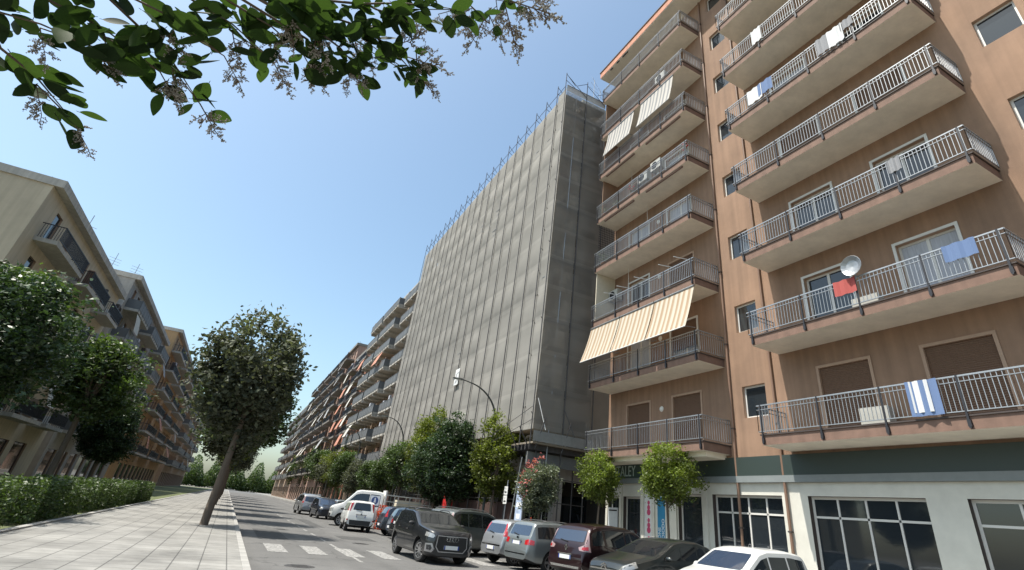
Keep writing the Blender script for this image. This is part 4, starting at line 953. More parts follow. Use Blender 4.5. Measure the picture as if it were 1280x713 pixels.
branch([(385, 50), (390, 60), (396, 72)], 2.6, 7, .09, [(392, 72, 388, 112, 2.6, 1.0), (398, 72, 405, 105, 2.6, .9)])
branch([(400, 0), (450, 5), (500, 4), (545, 8), (570, 12)], 2.6, 30, .085, [(548, 18, 560, 45, 3.0, .9), (500, 12, 520, 40, 2.9, 1)])
branch([(430, -10), (470, 12), (500, 20), (512, 30)], 2.7, 28, .08, [(515, 25, 530, 50, 2.9, 1)])
branch([(520, -25), (580, 0), (600, 18), (612, 30)], 3.2, 12, .09, [(600, 22, 570, 45, 3.2, 1), (605, 25, 585, 62, 3.2, 1.1), (612, 20, 630, 62, 3.3, 1), (590, 10, 560, 30, 3.2, .9), (610, 25, 600, 50, 3.2, .8)])
branch([(560, -30), (620, -5), (650, 5)], 3.6, 9, .09, [(640, 2, 690, 18, 3.6, 1.2), (630, 2, 645, 60, 3.6, 1.2), (645, 2, 665, 35, 3.6, 1), (620, 0, 625, 40, 3.6, 1), (660, 0, 697, 6, 3.7, .9)])
for (x0, y0_, x1, y1_, D_) in ((-20, 10, 120, 60, 2.6), (60, 0, 200, 90, 2.7), (150, -10, 280, 70, 2.6), (240, 0, 340, 75, 2.7), (300, 10, 380, 70, 2.6), (0, 60, 90, 150, 2.7), (180, 40, 250, 130, 2.7), (330, -10, 390, 40, 2.5)):
    branch([(x0, y0_), ((x0+x1)/2, (y0_*.6+y1_*.4)), (x1, y1_)], D_, 24, .10, [(x1, y1_, x1+25, y1_+45, D_, 1), ((x0+x1)/2, (y0_+y1_)/2, (x0+x1)/2+10, (y0_+y1_)/2+55, D_, .9)])
# rest of the crown above and behind, outside the sight lines drawn above
pc, _ = crown_points(1.5, 1.4, .9, 4.4, 130, 30, 77, .3, .3); pc += [-2.3, -.5, 0]
lm = leaf_mesh('crown', pc, .085, 78, wid=.55); lm.materials.append(LEAF['mid']); co = link('upper_crown', lm, ct); co['kind'] = 'stuff'

# ================================================================== street furniture
M_LAMP = mat('lamp_post_paint', (0.045, 0.05, 0.048), .5, .2)
def lamp_post(label, X, Y, zs, zh, reach):
    t = thing('street_lamp', label, 'street lamp', (X, Y, .13), 0, 'curved lamp posts')
    pts = [(0, 0, 0), (0, 0, zs*.5), (0, 0, zs)]
    for i in range(1, 13):
        a = i/12*math.pi*.5*.93; pts.append((-reach*.93*(1-math.cos(a)) if i else 0, 0, zs+(zh-zs)*math.sin(a)))
    pts.append((-reach, 0, pts[-1][2]+.06))
    n = len(pts); MB().tube(pts, [.075-.045*i/(n-1) for i in range(n)], 10).build('pole', M_LAMP, t, 60)
    MB().lathe([(.001, 0), (.14, 0), (.14, .05), (.10, .12), (.09, .5), (.001, .5)], 12).build('base', M_LAMP, t, 40)
    h = MB(); z = pts[-1][2]
    h.add([(-reach-.6, -.09, z-.02), (-reach-.6, .09, z-.02), (-reach+.02, .10, z-.05), (-reach+.02, -.10, z-.05), (-reach-.56, -.06, z+.03), (-reach-.56, .06, z+.03), (-reach, .06, z+.05), (-reach, -.06, z+.05)],
          [(0, 3, 2, 1), (4, 5, 6, 7), (0, 1, 5, 4), (1, 2, 6, 5), (2, 3, 7, 6), (3, 0, 4, 7)]); ho = h.build('lamp_head', M_LAMP, t)
    MB().box(-reach-.5, -reach-.1, -.07, .07, z-.062, z-.045).build('lens', mat('lamp_lens', (.6, .6, .56), .25), ho)
    return t
for (px, py, hx, hy, lab) in ((618.5, 528, 566, 473, 'curved dark lamp post reaching over the road before the netting'), (503, 558, 476, 520, 'curved dark lamp post in front of the end of the netting'),
                               (449, 562, 433, 535, 'curved dark lamp post in front of the grey block balconies'), (417, 572, 409, 553, 'curved dark lamp post far off before the distant block')):
    LX = 12.45; q = on_x(px, py, LX); d_ = ray(hx, hy); hd_ = Vector((0, 0, EYE)) + d_*(q.y/d_.y)
    lamp_post(lab, LX, q.y, q.z-.13, max(hd_.z-.13, q.z+1.2), min(max(LX-hd_.x-.6, 1.6), 3.4))

def sign_post(X, Y):
    t = thing('traffic_sign', 'slim traffic sign post with small white arrow plates before the dark scaffold foot', 'sign', (X, Y, .13))
    MB().tube([(0, 0, 0), (.02, 0, 3.1)], .03, 8).build('pole', M_STEEL, t)
    for i, z in enumerate((2.0, 2.42)):
        p = MB().box(-.05, -.035, -.2, .2, z, z+.38).build('plate', M_WHITE, t)
        MB().bar((-.056, -.12, z+.12), (-.056, .12, z+.12), .006, .05, up=(0, 0, 1)).add([(-.058, .04, z+.2), (-.058, .14, z+.12+.0), (-.058, .04, z+.04)], [(0, 1, 2)]).add([(-.058, -.03, z+.24), (-.058, .03, z+.24), (-.058, 0, z+.35)], [(0, 1, 2)]).build('arrow', M_DARK, p)
    return t
sign_post(12.6, on_x(631.5, 630, 12.6).y)
lp = thing('leaning_pole', 'thin grey pole leaning beside the traffic sign post', 'pole', (12.7, on_x(635, 640, 12.7).y, .13))
MB().tube([(0, 0, 0), (.1, -.75, 4.2)], .03, 7).build('tube', M_STEEL, lp); MB().lathe([(.001, 0), (.12, 0), (.12, .08), (.001, .08)], 10).build('foot', M_STEEL, lp)
ib = thing('information_board', 'blue and white printed board standing at the scaffold foot', 'board', (12.8, on_x(650, 625, 12.8).y, .13))
MB().box(-.03, .0, -.36, .36, 1.0, 3.0).build('board', mat('board_blue', (.42, .50, .66), .5, noise=.35, scale=3), ib)
for y in (-.38, .38): MB().box(-.02, .02, y-.025, y+.025, 0, 3.05).build('post', M_STEEL, ib)
for z, c in ((2.6, .22), (1.9, .28), (1.4, .2)): MB().box(-.036, -.031, -c, c, z, z+.22).build('print_block', mat('board_white', (.72, .73, .75), .6), ib)

# orange safety netting and barriers of the building site
def mesh_fence(label, x0, y0, x1, y1, h, col, seed):
    t = thing('safety_fence', label, 'fence', ((x0+x1)/2, (y0+y1)/2, .0), world=True); R = random.Random(seed)
    d = Vector((x1-x0, y1-y0, 0)); l = d.length; d.normalize(); nrm = Vector((-d.y, d.x, 0)); n = int(l/.06); k = int(h/.06); vs = []; fs = []
    zb = .14 if x0 > KERB_F else 0.0
    for i in range(n+1):
        for j in range(k+1):
            p = Vector((x0, y0, 0))+d*(l*i/n)+nrm*(.07*math.sin(i*.21+seed)+.05*math.sin(j*.5+i*.13)); vs.append((p.x, p.y, zb+.06+(h-.1)*j/k + .06*math.sin(i*.16+seed)*(j/k)))
    idx = lambda i, j: i*(k+1)+j
    m = MB()
    for i in range(n):
        for j in range(k):
            if (i+j) % 2 == 0 or R.random() < .35: fs.append((idx(i, j), idx(i+1, j), idx(i+1, j+1), idx(i, j+1)))
    m.add(vs, fs); m.build('netting', col, t)
    q = max(2, int(l/1.6)+1)
    for i in range(q):
        p = Vector((x0, y0, 0))+d*(l*i/(q-1)); MB().tube([(p.x, p.y, zb), (p.x, p.y, zb+h+.15)], .022, 6).build('post', M_STEEL, t)
    return t
M_ORNG = mat('orange_netting', (.62, .075, .03), .6, trans=.3); M_REDN = mat('red_netting', (.42, .04, .03), .6, trans=.3)
pf = on_x(474, 655, 10.6)
mesh_fence('bright orange safety netting hanging beside the white hatchback', 8.95, 38.0, 9.95, 38.3, 1.45, M_ORNG, 1)
mesh_fence('red safety netting along the scaffold foot behind the parked cars', 13.6, 29.0, 13.6, 36.0, 1.5, M_REDN, 2)
mesh_fence('red safety netting across the scaffold end by the oleander', 13.7, 26.0, 16.3, 26.1, 1.3, M_REDN, 3)
# red barrier wing standing up behind the dark roof rails
rb = thing('red_barrier', 'crumpled red plastic barrier showing above the black car roof', 'barrier', (12.9, on_x(557, 640, 12.9).y, 0.14))
MB().add([(-.1, -.8, 1.3), (.1, -.8, 1.3), (.1, .7, 1.35), (-.1, .7, 1.35), (-.06, -.9, 2.0), (.06, -.85, 2.0), (.05, -.1, 1.75), (-.05, -.1, 1.75), (0, .85, 2.35), (.05, .75, 1.75)], [(0, 1, 2, 3), (0, 4, 5, 1), (4, 7, 6, 5), (7, 8, 9, 6), (3, 2, 9, 8), (0, 3, 8, 7), (0, 7, 4), (1, 5, 6), (1, 6, 9, 2)]).build('panel', mat('red_plastic', (.50, .03, .03), .4), rb)
for y in (-.6, .5): MB().tube([(0, y, 0.0), (0, y, 1.32)], .03, 6).build('leg', M_STEEL, rb)
for i, (px, X) in enumerate(((618, 13.5), (664, 13.6), (589, 13.5))):
    t = thing('site_cone', ('orange site cone standing under the yellow-green tree', 'red site cone beside the oleander trunk', 'orange site cone by the red netting near the lamp post')[i], 'cone', (X, on_x(px, 640, X).y, .14))
    MB().lathe([(.30, 0), (.30, .04), (.22, .05), (.18, .3), (.06, 1.5), (.001, 1.52)], 16).build('body', mat('cone_orange', (.55, .08, .03), .5), t, 30)
    MB().lathe([(.142, .6), (.146, .6), (.118, .85), (.114, .85)], 16).build('band', M_WHITE, t)

# ================================================================== cars
def interp(kn, x):
    kn = sorted(kn)
    if x <= kn[0][0]: return kn[0][1]
    for (a, p), (b, q) in zip(kn, kn[1:]):
        if x <= b: return p+(q-p)*(x-a)/(b-a) if b > a else q
    return kn[-1][1]
def smooth_fn(kn, s):
    def f(x): return sum(interp(kn, x+d*s)*w_ for d, w_ in ((-1, .15), (-.5, .22), (0, .26), (.5, .22), (1, .15)))
    return f
PLASTIC = mat('black_plastic', (.022, .022, .023), .6); M_TYRE = mat('tyre_rubber', (.02, .02, .02), .85)
M_CARGLASS = mat('car_glass', (.012, .014, .016), .03, spec=.9); M_BGLASS = mat('car_glass_blue', (.025, .04, .07), .04, spec=1.0)
M_RIM = mat('alloy_rim', (.45, .45, .46), .3, .85); M_CHROME = mat('chrome_trim', (.7, .7, .7), .15, 1.0)
M_HEAD = mat('headlight_glass', (.33, .33, .32), .10, .3, spec=1.0, coat=1); M_TAIL = mat('tail_light_glass', (.36, .012, .015), .12, coat=1); M_TAILC = mat('clear_tail_glass', (.30, .20, .20), .12, coat=1)
M_PLATE = mat('number_plate', (.68, .68, .66), .5); M_PLBLUE = mat('plate_band', (.02, .05, .25), .5); M_SEAM = mat('shut_line', (.008, .008, .009), .7)
def paint(name, col, metal=.35, rough=.38): return mat(name, col, rough, metal, coat=.8, noise=.06, scale=3)
def wheel_meshes(R, w_, style):
    t = MB(); r = R*.66
    t.lathe([(r, -w_/2+.01), (R*.88, -w_/2), (R*.97, -w_*.36), (R, -w_*.2), (R, w_*.2), (R*.97, w_*.36), (R*.88, w_/2), (r, w_/2-.01)], 32, 0, 'y'); tm = t.mesh('tyre', [M_TYRE], 35)
    h = MB(); h.lathe([(.001, w_*.18), (r*.9, w_*.1), (r*.98, -w_*.2), (r*.98, -w_*.4)], 28, 0, 'y'); hm = h.mesh('wheel', [PLASTIC], 40)
    s = MB(); n = dict(five=5, ten=10, seven=7, cap=8)[style]
    for i in range(n):
        a = 2*math.pi*i/n; d = Vector((math.cos(a), 0, math.sin(a)))
        s.bar(d*.04+Vector((0, w_*.36, 0)), d*r*.97+Vector((0, w_*.42, 0)), r*(.34 if n == 5 else .2 if n < 9 else .15), .03, up=(0, 1, 0))
    s.lathe([(r*.9, w_*.40), (r*.91, w_*.46), (r*1.02, w_*.47), (r*1.03, w_*.40)], 32, 0, 'y'); s.lathe([(.001, w_*.44), (r*.2, w_*.43), (r*.22, w_*.3)], 14, 0, 'y')
    return tm, hm, s.mesh('rim', [M_RIM], 35)
WHEELS = {}
def make_car(name, label, spec, x, y, hd, col, dz=0.0, steer=0, group='cars parked along the kerb', cat='car'):
    S = spec; t = thing(name, label, cat, (x, y, dz), rad(hd), group)
    xf, xr = S['ends']; top = smooth_fn(S['top'], S.get('sm', .05)); belt = smooth_fn(S['belt'], .1); bot = smooth_fn(S['bot'], .08); hw = smooth_fn(S['hw'], .05)
    n = 84; xs = [xr+(xf-xr)*(.5-.5*math.cos(math.pi*i/n))*.55+(xf-xr)*(i/n)*.45 for i in range(n+1)]
    tum = S.get('tum', .30); rings = []
    for X in xs:
        zb, zt, w_ = bot(X), top(X), hw(X); ze = min(belt(X), zt-.035); hh = zt-ze; r = min(.10, hh*.55)
        wr = w_*.965-tum*max(0, hh-.03)-.015
        zm = zb+(ze-zb)*.45
        pts = [(0, zb), (w_*.78, zb), (w_*.93, zb+.045), (w_*.985, zb+.14), (w_*1.0, zm), (w_*1.0, zm+(ze-zm)*.45), (w_*.988, ze-.07), (w_*.965, ze)]
        wq = w_*.965-tum*max(0, hh-r-.03)-.012
        pts += [((w_*.965+wq)/2, ze+(hh-r)*.5), (wq, zt-r), (wq-r*.18, zt-r*.42), (wq-r*.55, zt-r*.12), (wq-r*1.25, zt+.004), (wq*.55, zt+.022), (0, zt+.032)]
        rings.append([(X, a, b) for a, b in pts])
    m = len(rings[0]); mb = MB(); vs = []
    for r in rings: vs += [(p[0], p[1], p[2]) for p in r] + [(p[0], -p[1], p[2]) for p in r[-2:0:-1]]
    k = 2*m-2; fs = []; 
    for i in range(n):
        for j in range(k): fs.append((i*k+j, (i+1)*k+j, (i+1)*k+(j+1) % k, i*k+(j+1) % k))
    fs += [tuple(range(k)), tuple(n*k+j for j in range(k))[::-1]]
    clad = S.get('clad', .0); mi = []
    for f in fs:
        c = sum((Vector(vs[q]) for q in f), Vector())/len(f); zlim = bot(c.x)+.06+clad
        mi.append(1 if c.z < zlim else 0)
    me = bpy.data.meshes.new('body'); me.from_pydata(vs, [], fs); me.materials.append(col); me.materials.append(PLASTIC); me.materials.append(M_DARK); me.polygons.foreach_set('material_index', mi)
    bm = bmesh.new(); bm.from_mesh(me); bmesh.ops.recalc_face_normals(bm, faces=bm.faces); bm.to_mesh(me); me.update()
    bvh = BVHTree.FromBMesh(bm); bm.free()
    body = link('body', me, t)
    R, ww = S['wheel']; xa = S['axles']; wy = S['track']
    # wheel arches
    cb = MB()
    for X in xa:
        for sgn in (-1, 1):
            y0_, y1_ = sorted((sgn*(wy-.22), sgn*(wy+.5))); b0 = len(cb.v); N = 28; vs2 = []
            for yy in (y0_, y1_): vs2 += [(X+(R+.055)*math.cos(2*math.pi*i/N), yy, R+.01+(R+.055)*math.sin(2*math.pi*i/N)) for i in range(N)]
            cb.add(vs2, [(i, (i+1) % N, N+(i+1) % N, N+i) for i in range(N)]+[tuple(range(N))[::-1], tuple(range(N, 2*N))], 0)
    cme = cb.mesh('cutter', [M_DARK]); b2 = bmesh.new(); b2.from_mesh(cme); bmesh.ops.recalc_face_normals(b2, faces=b2.faces); b2.to_mesh(cme); b2.free()
    cut = bpy.data.objects.new('cutter', cme); C.objects.link(cut); cut.parent = t
    md = body.modifiers.new('arch', 'BOOLEAN'); md.object = cut; md.operation = 'DIFFERENCE'; md.solver = 'EXACT'; md.material_mode = 'TRANSFER'
    dg = bpy.context.evaluated_depsgraph_get(); nm = bpy.data.meshes.new_from_object(body.evaluated_get(dg)); body.modifiers.clear(); body.data = nm; bpy.data.objects.remove(cut)
    nm.polygons.foreach_set('use_smooth', [True]*len(nm.polygons)); nm.set_sharp_from_angle(angle=rad(32))
    # ---- conforming patches
    def patch(pname, poly, d, m, off=.004, step=.09, parent=None, xref=None):
        """poly in (u, z): u runs along the horizontal axis across the viewing direction d"""
        d = Vector(d).normalized(); u = Vector((-d.y, d.x, 0)).normalized()
        b = bmesh.new(); vv = [b.verts.new((p[0], p[1], 0)) for p in poly]; b.faces.new(vv)
        us = [p[0] for p in poly]; zs_ = [p[1] for p in poly]
        for ax, lo, hi in ((0, min(us), max(us)), (1, min(zs_), max(zs_))):
            for i in range(1, max(2, int((hi-lo)/step)+1)):
                q = lo+(hi-lo)*i/max(2, int((hi-lo)/step)+1); no = (1, 0, 0) if ax == 0 else (0, 1, 0); co = (q, 0, 0) if ax == 0 else (0, q, 0)
                bmesh.ops.bisect_plane(b, geom=b.verts[:]+b.edges[:]+b.faces[:], plane_co=co, plane_no=no)
        dead = []
        for v in b.verts:
            o = (u*v.co.x+Vector((0, 0, v.co.y)) if xref is None else Vector((xref, v.co.x, v.co.y)))-d*6; h = bvh.ray_cast(o, d)
            if h[0] is None: dead.append(v); continue
            nn = h[1] if h[1].dot(d) < 0 else -h[1]; v.co = h[0]+nn*off
        if dead: bmesh.ops.delete(b, geom=dead, context='VERTS')
        bmesh.ops.recalc_face_normals(b, faces=b.faces)
        me = bpy.data.meshes.new(pname); b.to_mesh(me); b.free(); me.materials.append(m); me.polygons.foreach_set('use_smooth', [True]*len(me.polygons)); me.set_sharp_from_angle(angle=rad(50))
        return link(pname, me, parent or t)
    def hit(o, d):
        h = bvh.ray_cast(Vector(o)-Vector(d)*6, Vector(d)); return h[0]
    glass = S.get('glass', M_CARGLASS)
    # side windows
    x0, x1 = S['side']; splits = [x0]+S.get('pillars', [])+[x1]; lo = lambda X: belt(X)+.045; hi = lambda X: top(X)-S.get('roofgap', .125)
    for a, b_ in zip(splits, splits[1:]):
        a += .03 if a != x0 else 0; b_ -= .03 if b_ != x1 else 0
        q = [a+(b_-a)*i/10 for i in range(11)]; q = [X for X in q if hi(X) > lo(X)+.02]
        if len(q) < 2: continue
        poly = [(X, lo(X)) for X in q]+[(X, hi(X)) for X in q[::-1]]
        # +y side seen along -y: u = (1,0,0); -y side seen along +y: u = (-1,0,0)
        patch('side_window', poly, (0, -1, 0), glass); patch('side_window', [(-X, Z) for X, Z in poly], (0, 1, 0), glass)
    def gw(X, Z): 
        ze = min(belt(X), top(X)-.035); return hw(X)*.965-tum*max(0, Z-ze)-.02
    def glaze(pname, xb, xt, d, mt, marg):
        zb_, zt_ = top(xb)+.025, top(xt)-.02; wb, wt = gw(xb, zb_)-marg, gw(xt, zt_)-marg*1.1
        poly = [(-wb*.96, zb_), (wb*.96, zb_), (wb, zb_+.03), (wt, zt_-.04), (wt*.93, zt_), (-wt*.93, zt_), (-wt, zt_-.04), (-wb, zb_+.03)]
        return patch(pname, poly, d, mt, step=.10)
    glaze('windscreen', *S['wind'], (-1, 0, 0), S.get('wglass', glass), .10)
    if 'rear' in S: glaze('rear_window', *S['rear'], (1, 0, 0), S.get('rglass', M_BGLASS), S.get('rmarg', .09))
    for nm_, poly, dd, mt in S.get('pairs', []):
        if nm_ in ('number_plate', 'grille', 'grille_frame', 'badge_strip', 'lower_grille', 'bumper_bar', 'tail_panel', 'brake_light'):
            patch(nm_, poly, dd, mt, .006 if nm_ != 'grille_frame' else .003, .12); continue
        front = dd[0] < 0; xref = (xf-.16) if front else (xr+.14)
        for sgn in (-1, 1):
            pl_ = [(sgn*abs(a_), b_) for a_, b_ in poly]; patch(nm_, pl_, (dd[0], -sgn*abs(dd[1]), 0), mt, .010 if nm_ in ('lamp_core', 'fog_insert') else .006, .07, xref=xref)
    # door seams and handles
    for X in S.get('seams', []):
        zl, zh = bot(X)+.12, belt(X)+.02; poly = [(X-.006, zl), (X+.006, zl), (X+.006+S.get('slant', 0), zh), (X-.006+S.get('slant', 0), zh)]
        patch('door_seam', poly, (0, -1, 0), M_SEAM, .003, .1); patch('door_seam', [(-a, b_) for a, b_ in poly], (0, 1, 0), M_SEAM, .003, .1)
    for X in S.get('handles', []):
        for sgn in (-1, 1):
            p = hit((X, 0, belt(X)-.12), (0, -sgn, 0))
            if p: MB().box(p.x-.09, p.x+.09, *sorted((p.y-sgn*.005, p.y+sgn*.03)), p.z-.015, p.z+.015).build('door_handle', col, t)
    # mirrors
    if 'mirror' in S:
        X = S['mirror']; 
        for sgn in (-1, 1):
            yb = sgn*(gw(X, belt(X)+.08)+.02); zb_ = belt(X)+.09; q = MB(); vs3 = []
            for i in range(5):
                f_ = i/4; rr = (.55, .95, 1, .9, .4)[i]
                for j in range(10):
                    a = 2*math.pi*j/10; vs3.append((X+.055*rr*math.cos(a)-.02, yb+sgn*(.03+.19*f_), zb_+.065*rr*math.sin(a)))
            q.add(vs3, [(i*10+j, i*10+(j+1) % 10, (i+1)*10+(j+1) % 10, (i+1)*10+j) for i in range(4) for j in range(10)]+[tuple(range(10)), tuple(range(40, 50))]); q.build('mirror', S.get('mirrorm', col), t, 50)
            MB().bar((X-.02, yb-sgn*.06, zb_-.05), (X-.02, yb+sgn*.06, zb_-.02), .05, .03).build('mirror_foot', PLASTIC, t)
    if S.get('rails'):
        for sgn in (-1, 1):
            a, b_ = S['rails']; pts = []
            for i in range(9):
                X = a+(b_-a)*i/8; yy = gw(X, top(X)-.1)-.07; pts.append((X, sgn*yy, top(X)+(.055 if 0 < i < 8 else -.01)))
            MB().tube(pts, .016, 7).build('roof_rail', S.get('railm', PLASTIC), t, 60)
    # wheels
    key = (R, ww, S.get('rim', 'five'))
    if key not in WHEELS: WHEELS[key] = wheel_meshes(*key)
    tm, hm, rm = WHEELS[key]
    for X in xa:
        for sgn in (-1, 1):
            wo = link('wheel', hm, t, (X, sgn*(wy-.10), R)); wo.rotation_euler = (0, 0, (0 if sgn > 0 else math.pi)+(rad(steer) if X == max(xa) else 0)); link('tyre', tm, wo); link('rim', rm, wo)
    for (X, z) in S.get('plates', []):
        sg = 1 if X > 0 else -1; p = hit((0, 0, z), (-sg, 0, 0))
        if p:
            po = MB().box(*sorted((p.x+sg*.004, p.x+sg*.022)), -.26, .26, z-.055, z+.055).build('number_plate', M_PLATE, t)
            for ys in (-.24, .24): MB().box(*sorted((p.x+sg*.0225, p.x+sg*.025)), ys-.02, ys+.02, z-.055, z+.055).build('plate_band', M_PLBLUE, po)
            if sg < 0 and S.get('plate_light', True): MB().box(*sorted((p.x+sg*.0, p.x+sg*.03)), -.3, .3, z+.07, z+.095).build('plate_trim', S.get('ptrim', col), t)
    if 'wiper' in S:
        p = hit((0, .0, S['wiper']), (1, 0, 0)); q = hit((0, .34, S['wiper']+.05), (1, 0, 0))
        if p and q: MB().bar(p+Vector((-.02, 0, 0)), q+Vector((-.02, 0, 0)), .02, .02).build('wiper', M_DARK, t)
    if 'aerial' in S: X = S['aerial']; MB().tube([(X, 0, top(X)+.03), (X-.18, 0, top(X)+.28)], .005, 5).build('aerial', M_DARK, t)
    return t, hit, patch

def mir(poly): return poly
# ---- specs (x forward from the middle of the wheelbase, metres)
Q2 = dict(ends=(2.13, -2.05), top=[(2.13, .80), (2.09, .90), (1.95, .96), (1.2, 1.05), (.95, 1.09), (.12, 1.44), (-.25, 1.49), (-.9, 1.49), (-1.45, 1.43), (-1.85, 1.08), (-1.98, 1.0), (-2.05, .75)],
          belt=[(2.13, .74), (1.6, .90), (.9, .98), (-.5, 1.02), (-1.5, 1.07), (-2.05, .95)], bot=[(2.13, .26), (1.9, .21), (-1.8, .24), (-2.05, .36)],
          hw=[(2.13, .60), (2.07, .74), (1.9, .83), (1.55, .885), (1.2, .90), (-1.4, .90), (-1.8, .84), (-2.05, .68)], clad=.03, wheel=(.335, .225), axles=(1.3, -1.3), track=.80, side=(-1.42, .62), pillars=[-.95, -.05], seams=[.78, -.08, -.98], handles=[.05, -.85],
          wind=(.92, .16), rear=(-1.86, -1.5), mirror=.58, mirrorm=PLASTIC, rails=(.0, -1.3), rim='ten', plates=[(2.2, .50)],
          pairs=[('headlight', [(-.93, .78), (-.62, .74), (-.56, .80), (-.62, .86), (-.90, .90)], (-.92, -.38, 0), M_HEAD),
                 ('fog_surround', [(-.86, .36), (-.62, .34), (-.54, .44), (-.64, .60), (-.86, .58)], (-.95, -.3, 0), M_RIM), ('fog_insert', [(-.80, .41), (-.66, .40), (-.62, .46), (-.68, .55), (-.82, .54)], (-.95, -.3, 0), PLASTIC),
                 ('grille_frame', [(-.44, .36), (.44, .36), (.56, .50), (.53, .83), (-.53, .83), (-.56, .50)], (-1, 0, 0), M_RIM), ('grille', [(-.42, .385), (.42, .385), (.53, .51), (.505, .805), (-.505, .805), (-.53, .51)], (-1, 0, 0), mat('grille_black', (.012, .012, .013), .4)),
                 ('tail_light', [(-.86, .80), (-.60, .80), (-.60, .93), (-.86, .95)], (.95, -.3, 0), M_TAIL)])
PANDA = dict(ends=(1.85, -1.75), top=[(1.85, .78), (1.8, .90), (1.6, .98), (1.05, 1.08), (.5, 1.47), (.1, 1.53), (-1.0, 1.54), (-1.45, 1.52), (-1.58, 1.46), (-1.66, 1.05), (-1.70, .98), (-1.75, .7)], sm=.03,
             belt=[(1.85, .72), (1.0, .95), (-1.4, 1.0), (-1.75, .95)], bot=[(1.85, .28), (1.5, .22), (-1.4, .24), (-1.75, .34)], hw=[(1.85, .58), (1.75, .74), (1.4, .80), (-1.3, .815), (-1.6, .79), (-1.75, .72)], tum=.22, clad=.10, wheel=(.29, .18), axles=(1.15, -1.15), track=.735, rim='seven',
             side=(-1.4, .78), pillars=[-.75, .1], seams=[.9, .1, -.75], handles=[.2, -.62], wind=(1.03, .5), rear=(-1.665, -1.545), rglass=M_CARGLASS, rmarg=.19, mirror=.62, mirrorm=PLASTIC, plates=[(-2, .78)], wiper=1.08, ptrim=PLASTIC,
             pairs=[('tail_light', [(-.79, 1.02), (-.63, 1.02), (-.52, 1.44), (-.665, 1.44)], (.985, -.17, 0), M_TAIL), ('bumper_bar', [(-.56, .34), (.56, .34), (.60, .58), (-.60, .58)], (1, 0, 0), PLASTIC), ('reflector', [(-.74, .55), (-.64, .55), (-.64, .62), (-.74, .62)], (.96, -.25, 0), M_TAIL),
                    ('headlight', [(-.74, .72), (-.5, .70), (-.46, .86), (-.66, .92)], (-.92, -.38, 0), M_HEAD), ('lower_grille', [(-.5, .36), (.5, .36), (.5, .5), (-.5, .5)], (-1, 0, 0), PLASTIC)])
MPV = dict(ends=(2.3, -2.28), top=[(2.3, .70), (2.22, .86), (2.0, .96), (1.45, 1.08), (.65, 1.52), (.2, 1.63), (-.8, 1.66), (-1.7, 1.62), (-1.98, 1.52), (-2.16, 1.02), (-2.22, .92), (-2.28, .6)], belt=[(2.3, .66), (1.4, .96), (-1.5, 1.02), (-2.28, .95)], bot=[(2.3, .26), (2.0, .2), (-1.9, .24), (-2.28, .38)],
           hw=[(2.3, .60), (2.15, .78), (1.8, .88), (1.2, .915), (-1.6, .91), (-2.0, .86), (-2.28, .72)], tum=.25, wheel=(.33, .21), axles=(1.37, -1.37), track=.80, side=(-1.92, 1.1), pillars=[-1.15, -.25, .62], seams=[.95, -.25, -1.2], handles=[-.1, -1.05], wind=(1.42, .62), rear=(-2.16, -2.0), mirror=1.0, rails=(.3, -1.7), railm=M_RIM, rim='seven', plates=[(-2.5, .72)], wiper=1.05,
           pairs=[('tail_light', [(-.88, .90), (-.66, .90), (-.64, 1.1), (-.68, 1.5), (-.76, 1.5)], (.90, -.43, 0), M_TAILC), ('brake_light', [(-.62, .88), (.62, .88), (.62, .92), (-.62, .92)], (1, 0, 0), M_CHROME), ('lamp_core', [(-.84, .93), (-.70, .93), (-.69, 1.05), (-.80, 1.08)], (.90, -.43, 0), M_TAIL)])
SCENIC = dict(MPV, ends=(2.2, -2.12), top=[(2.2, .68), (2.12, .82), (1.9, .92), (1.35, 1.05), (.5, 1.50), (.05, 1.60), (-.8, 1.62), (-1.5, 1.57), (-1.78, 1.48), (-2.0, 1.06), (-2.07, .96), (-2.12, .6)], belt=[(2.2, .64), (1.3, .92), (-1.4, 1.02), (-2.12, .98)], bot=[(2.2, .26), (2.0, .2), (-1.8, .24), (-2.12, .38)],
              hw=[(2.2, .60), (2.05, .78), (1.7, .88), (1.1, .915), (-1.45, .91), (-1.85, .85), (-2.12, .72)], axles=(1.35, -1.35), side=(-1.75, 1.0), pillars=[-1.2, -.2, .55], seams=[.85, -.25, -1.15], wind=(1.32, .48), rear=(-1.99, -1.8), rmarg=.07, mirror=.92, rails=None, plates=[(-2.5, .68)], ptrim=M_CHROME, wiper=1.08, aerial=-1.5, rim='five',
              pairs=[('tail_light', [(-.92, .86), (-.50, .88), (-.46, .96), (-.70, 1.04), (-.74, 1.40), (-.80, 1.40), (-.86, 1.04)], (.86, -.5, 0), M_TAILC), ('lamp_core', [(-.84, .90), (-.60, .91), (-.62, .97), (-.82, 1.0)], (.86, -.5, 0), M_TAIL), ('bumper_bar', [(-.70, .40), (.70, .40), (.70, .46), (-.70, .46)], (1, 0, 0), M_CHROME)])
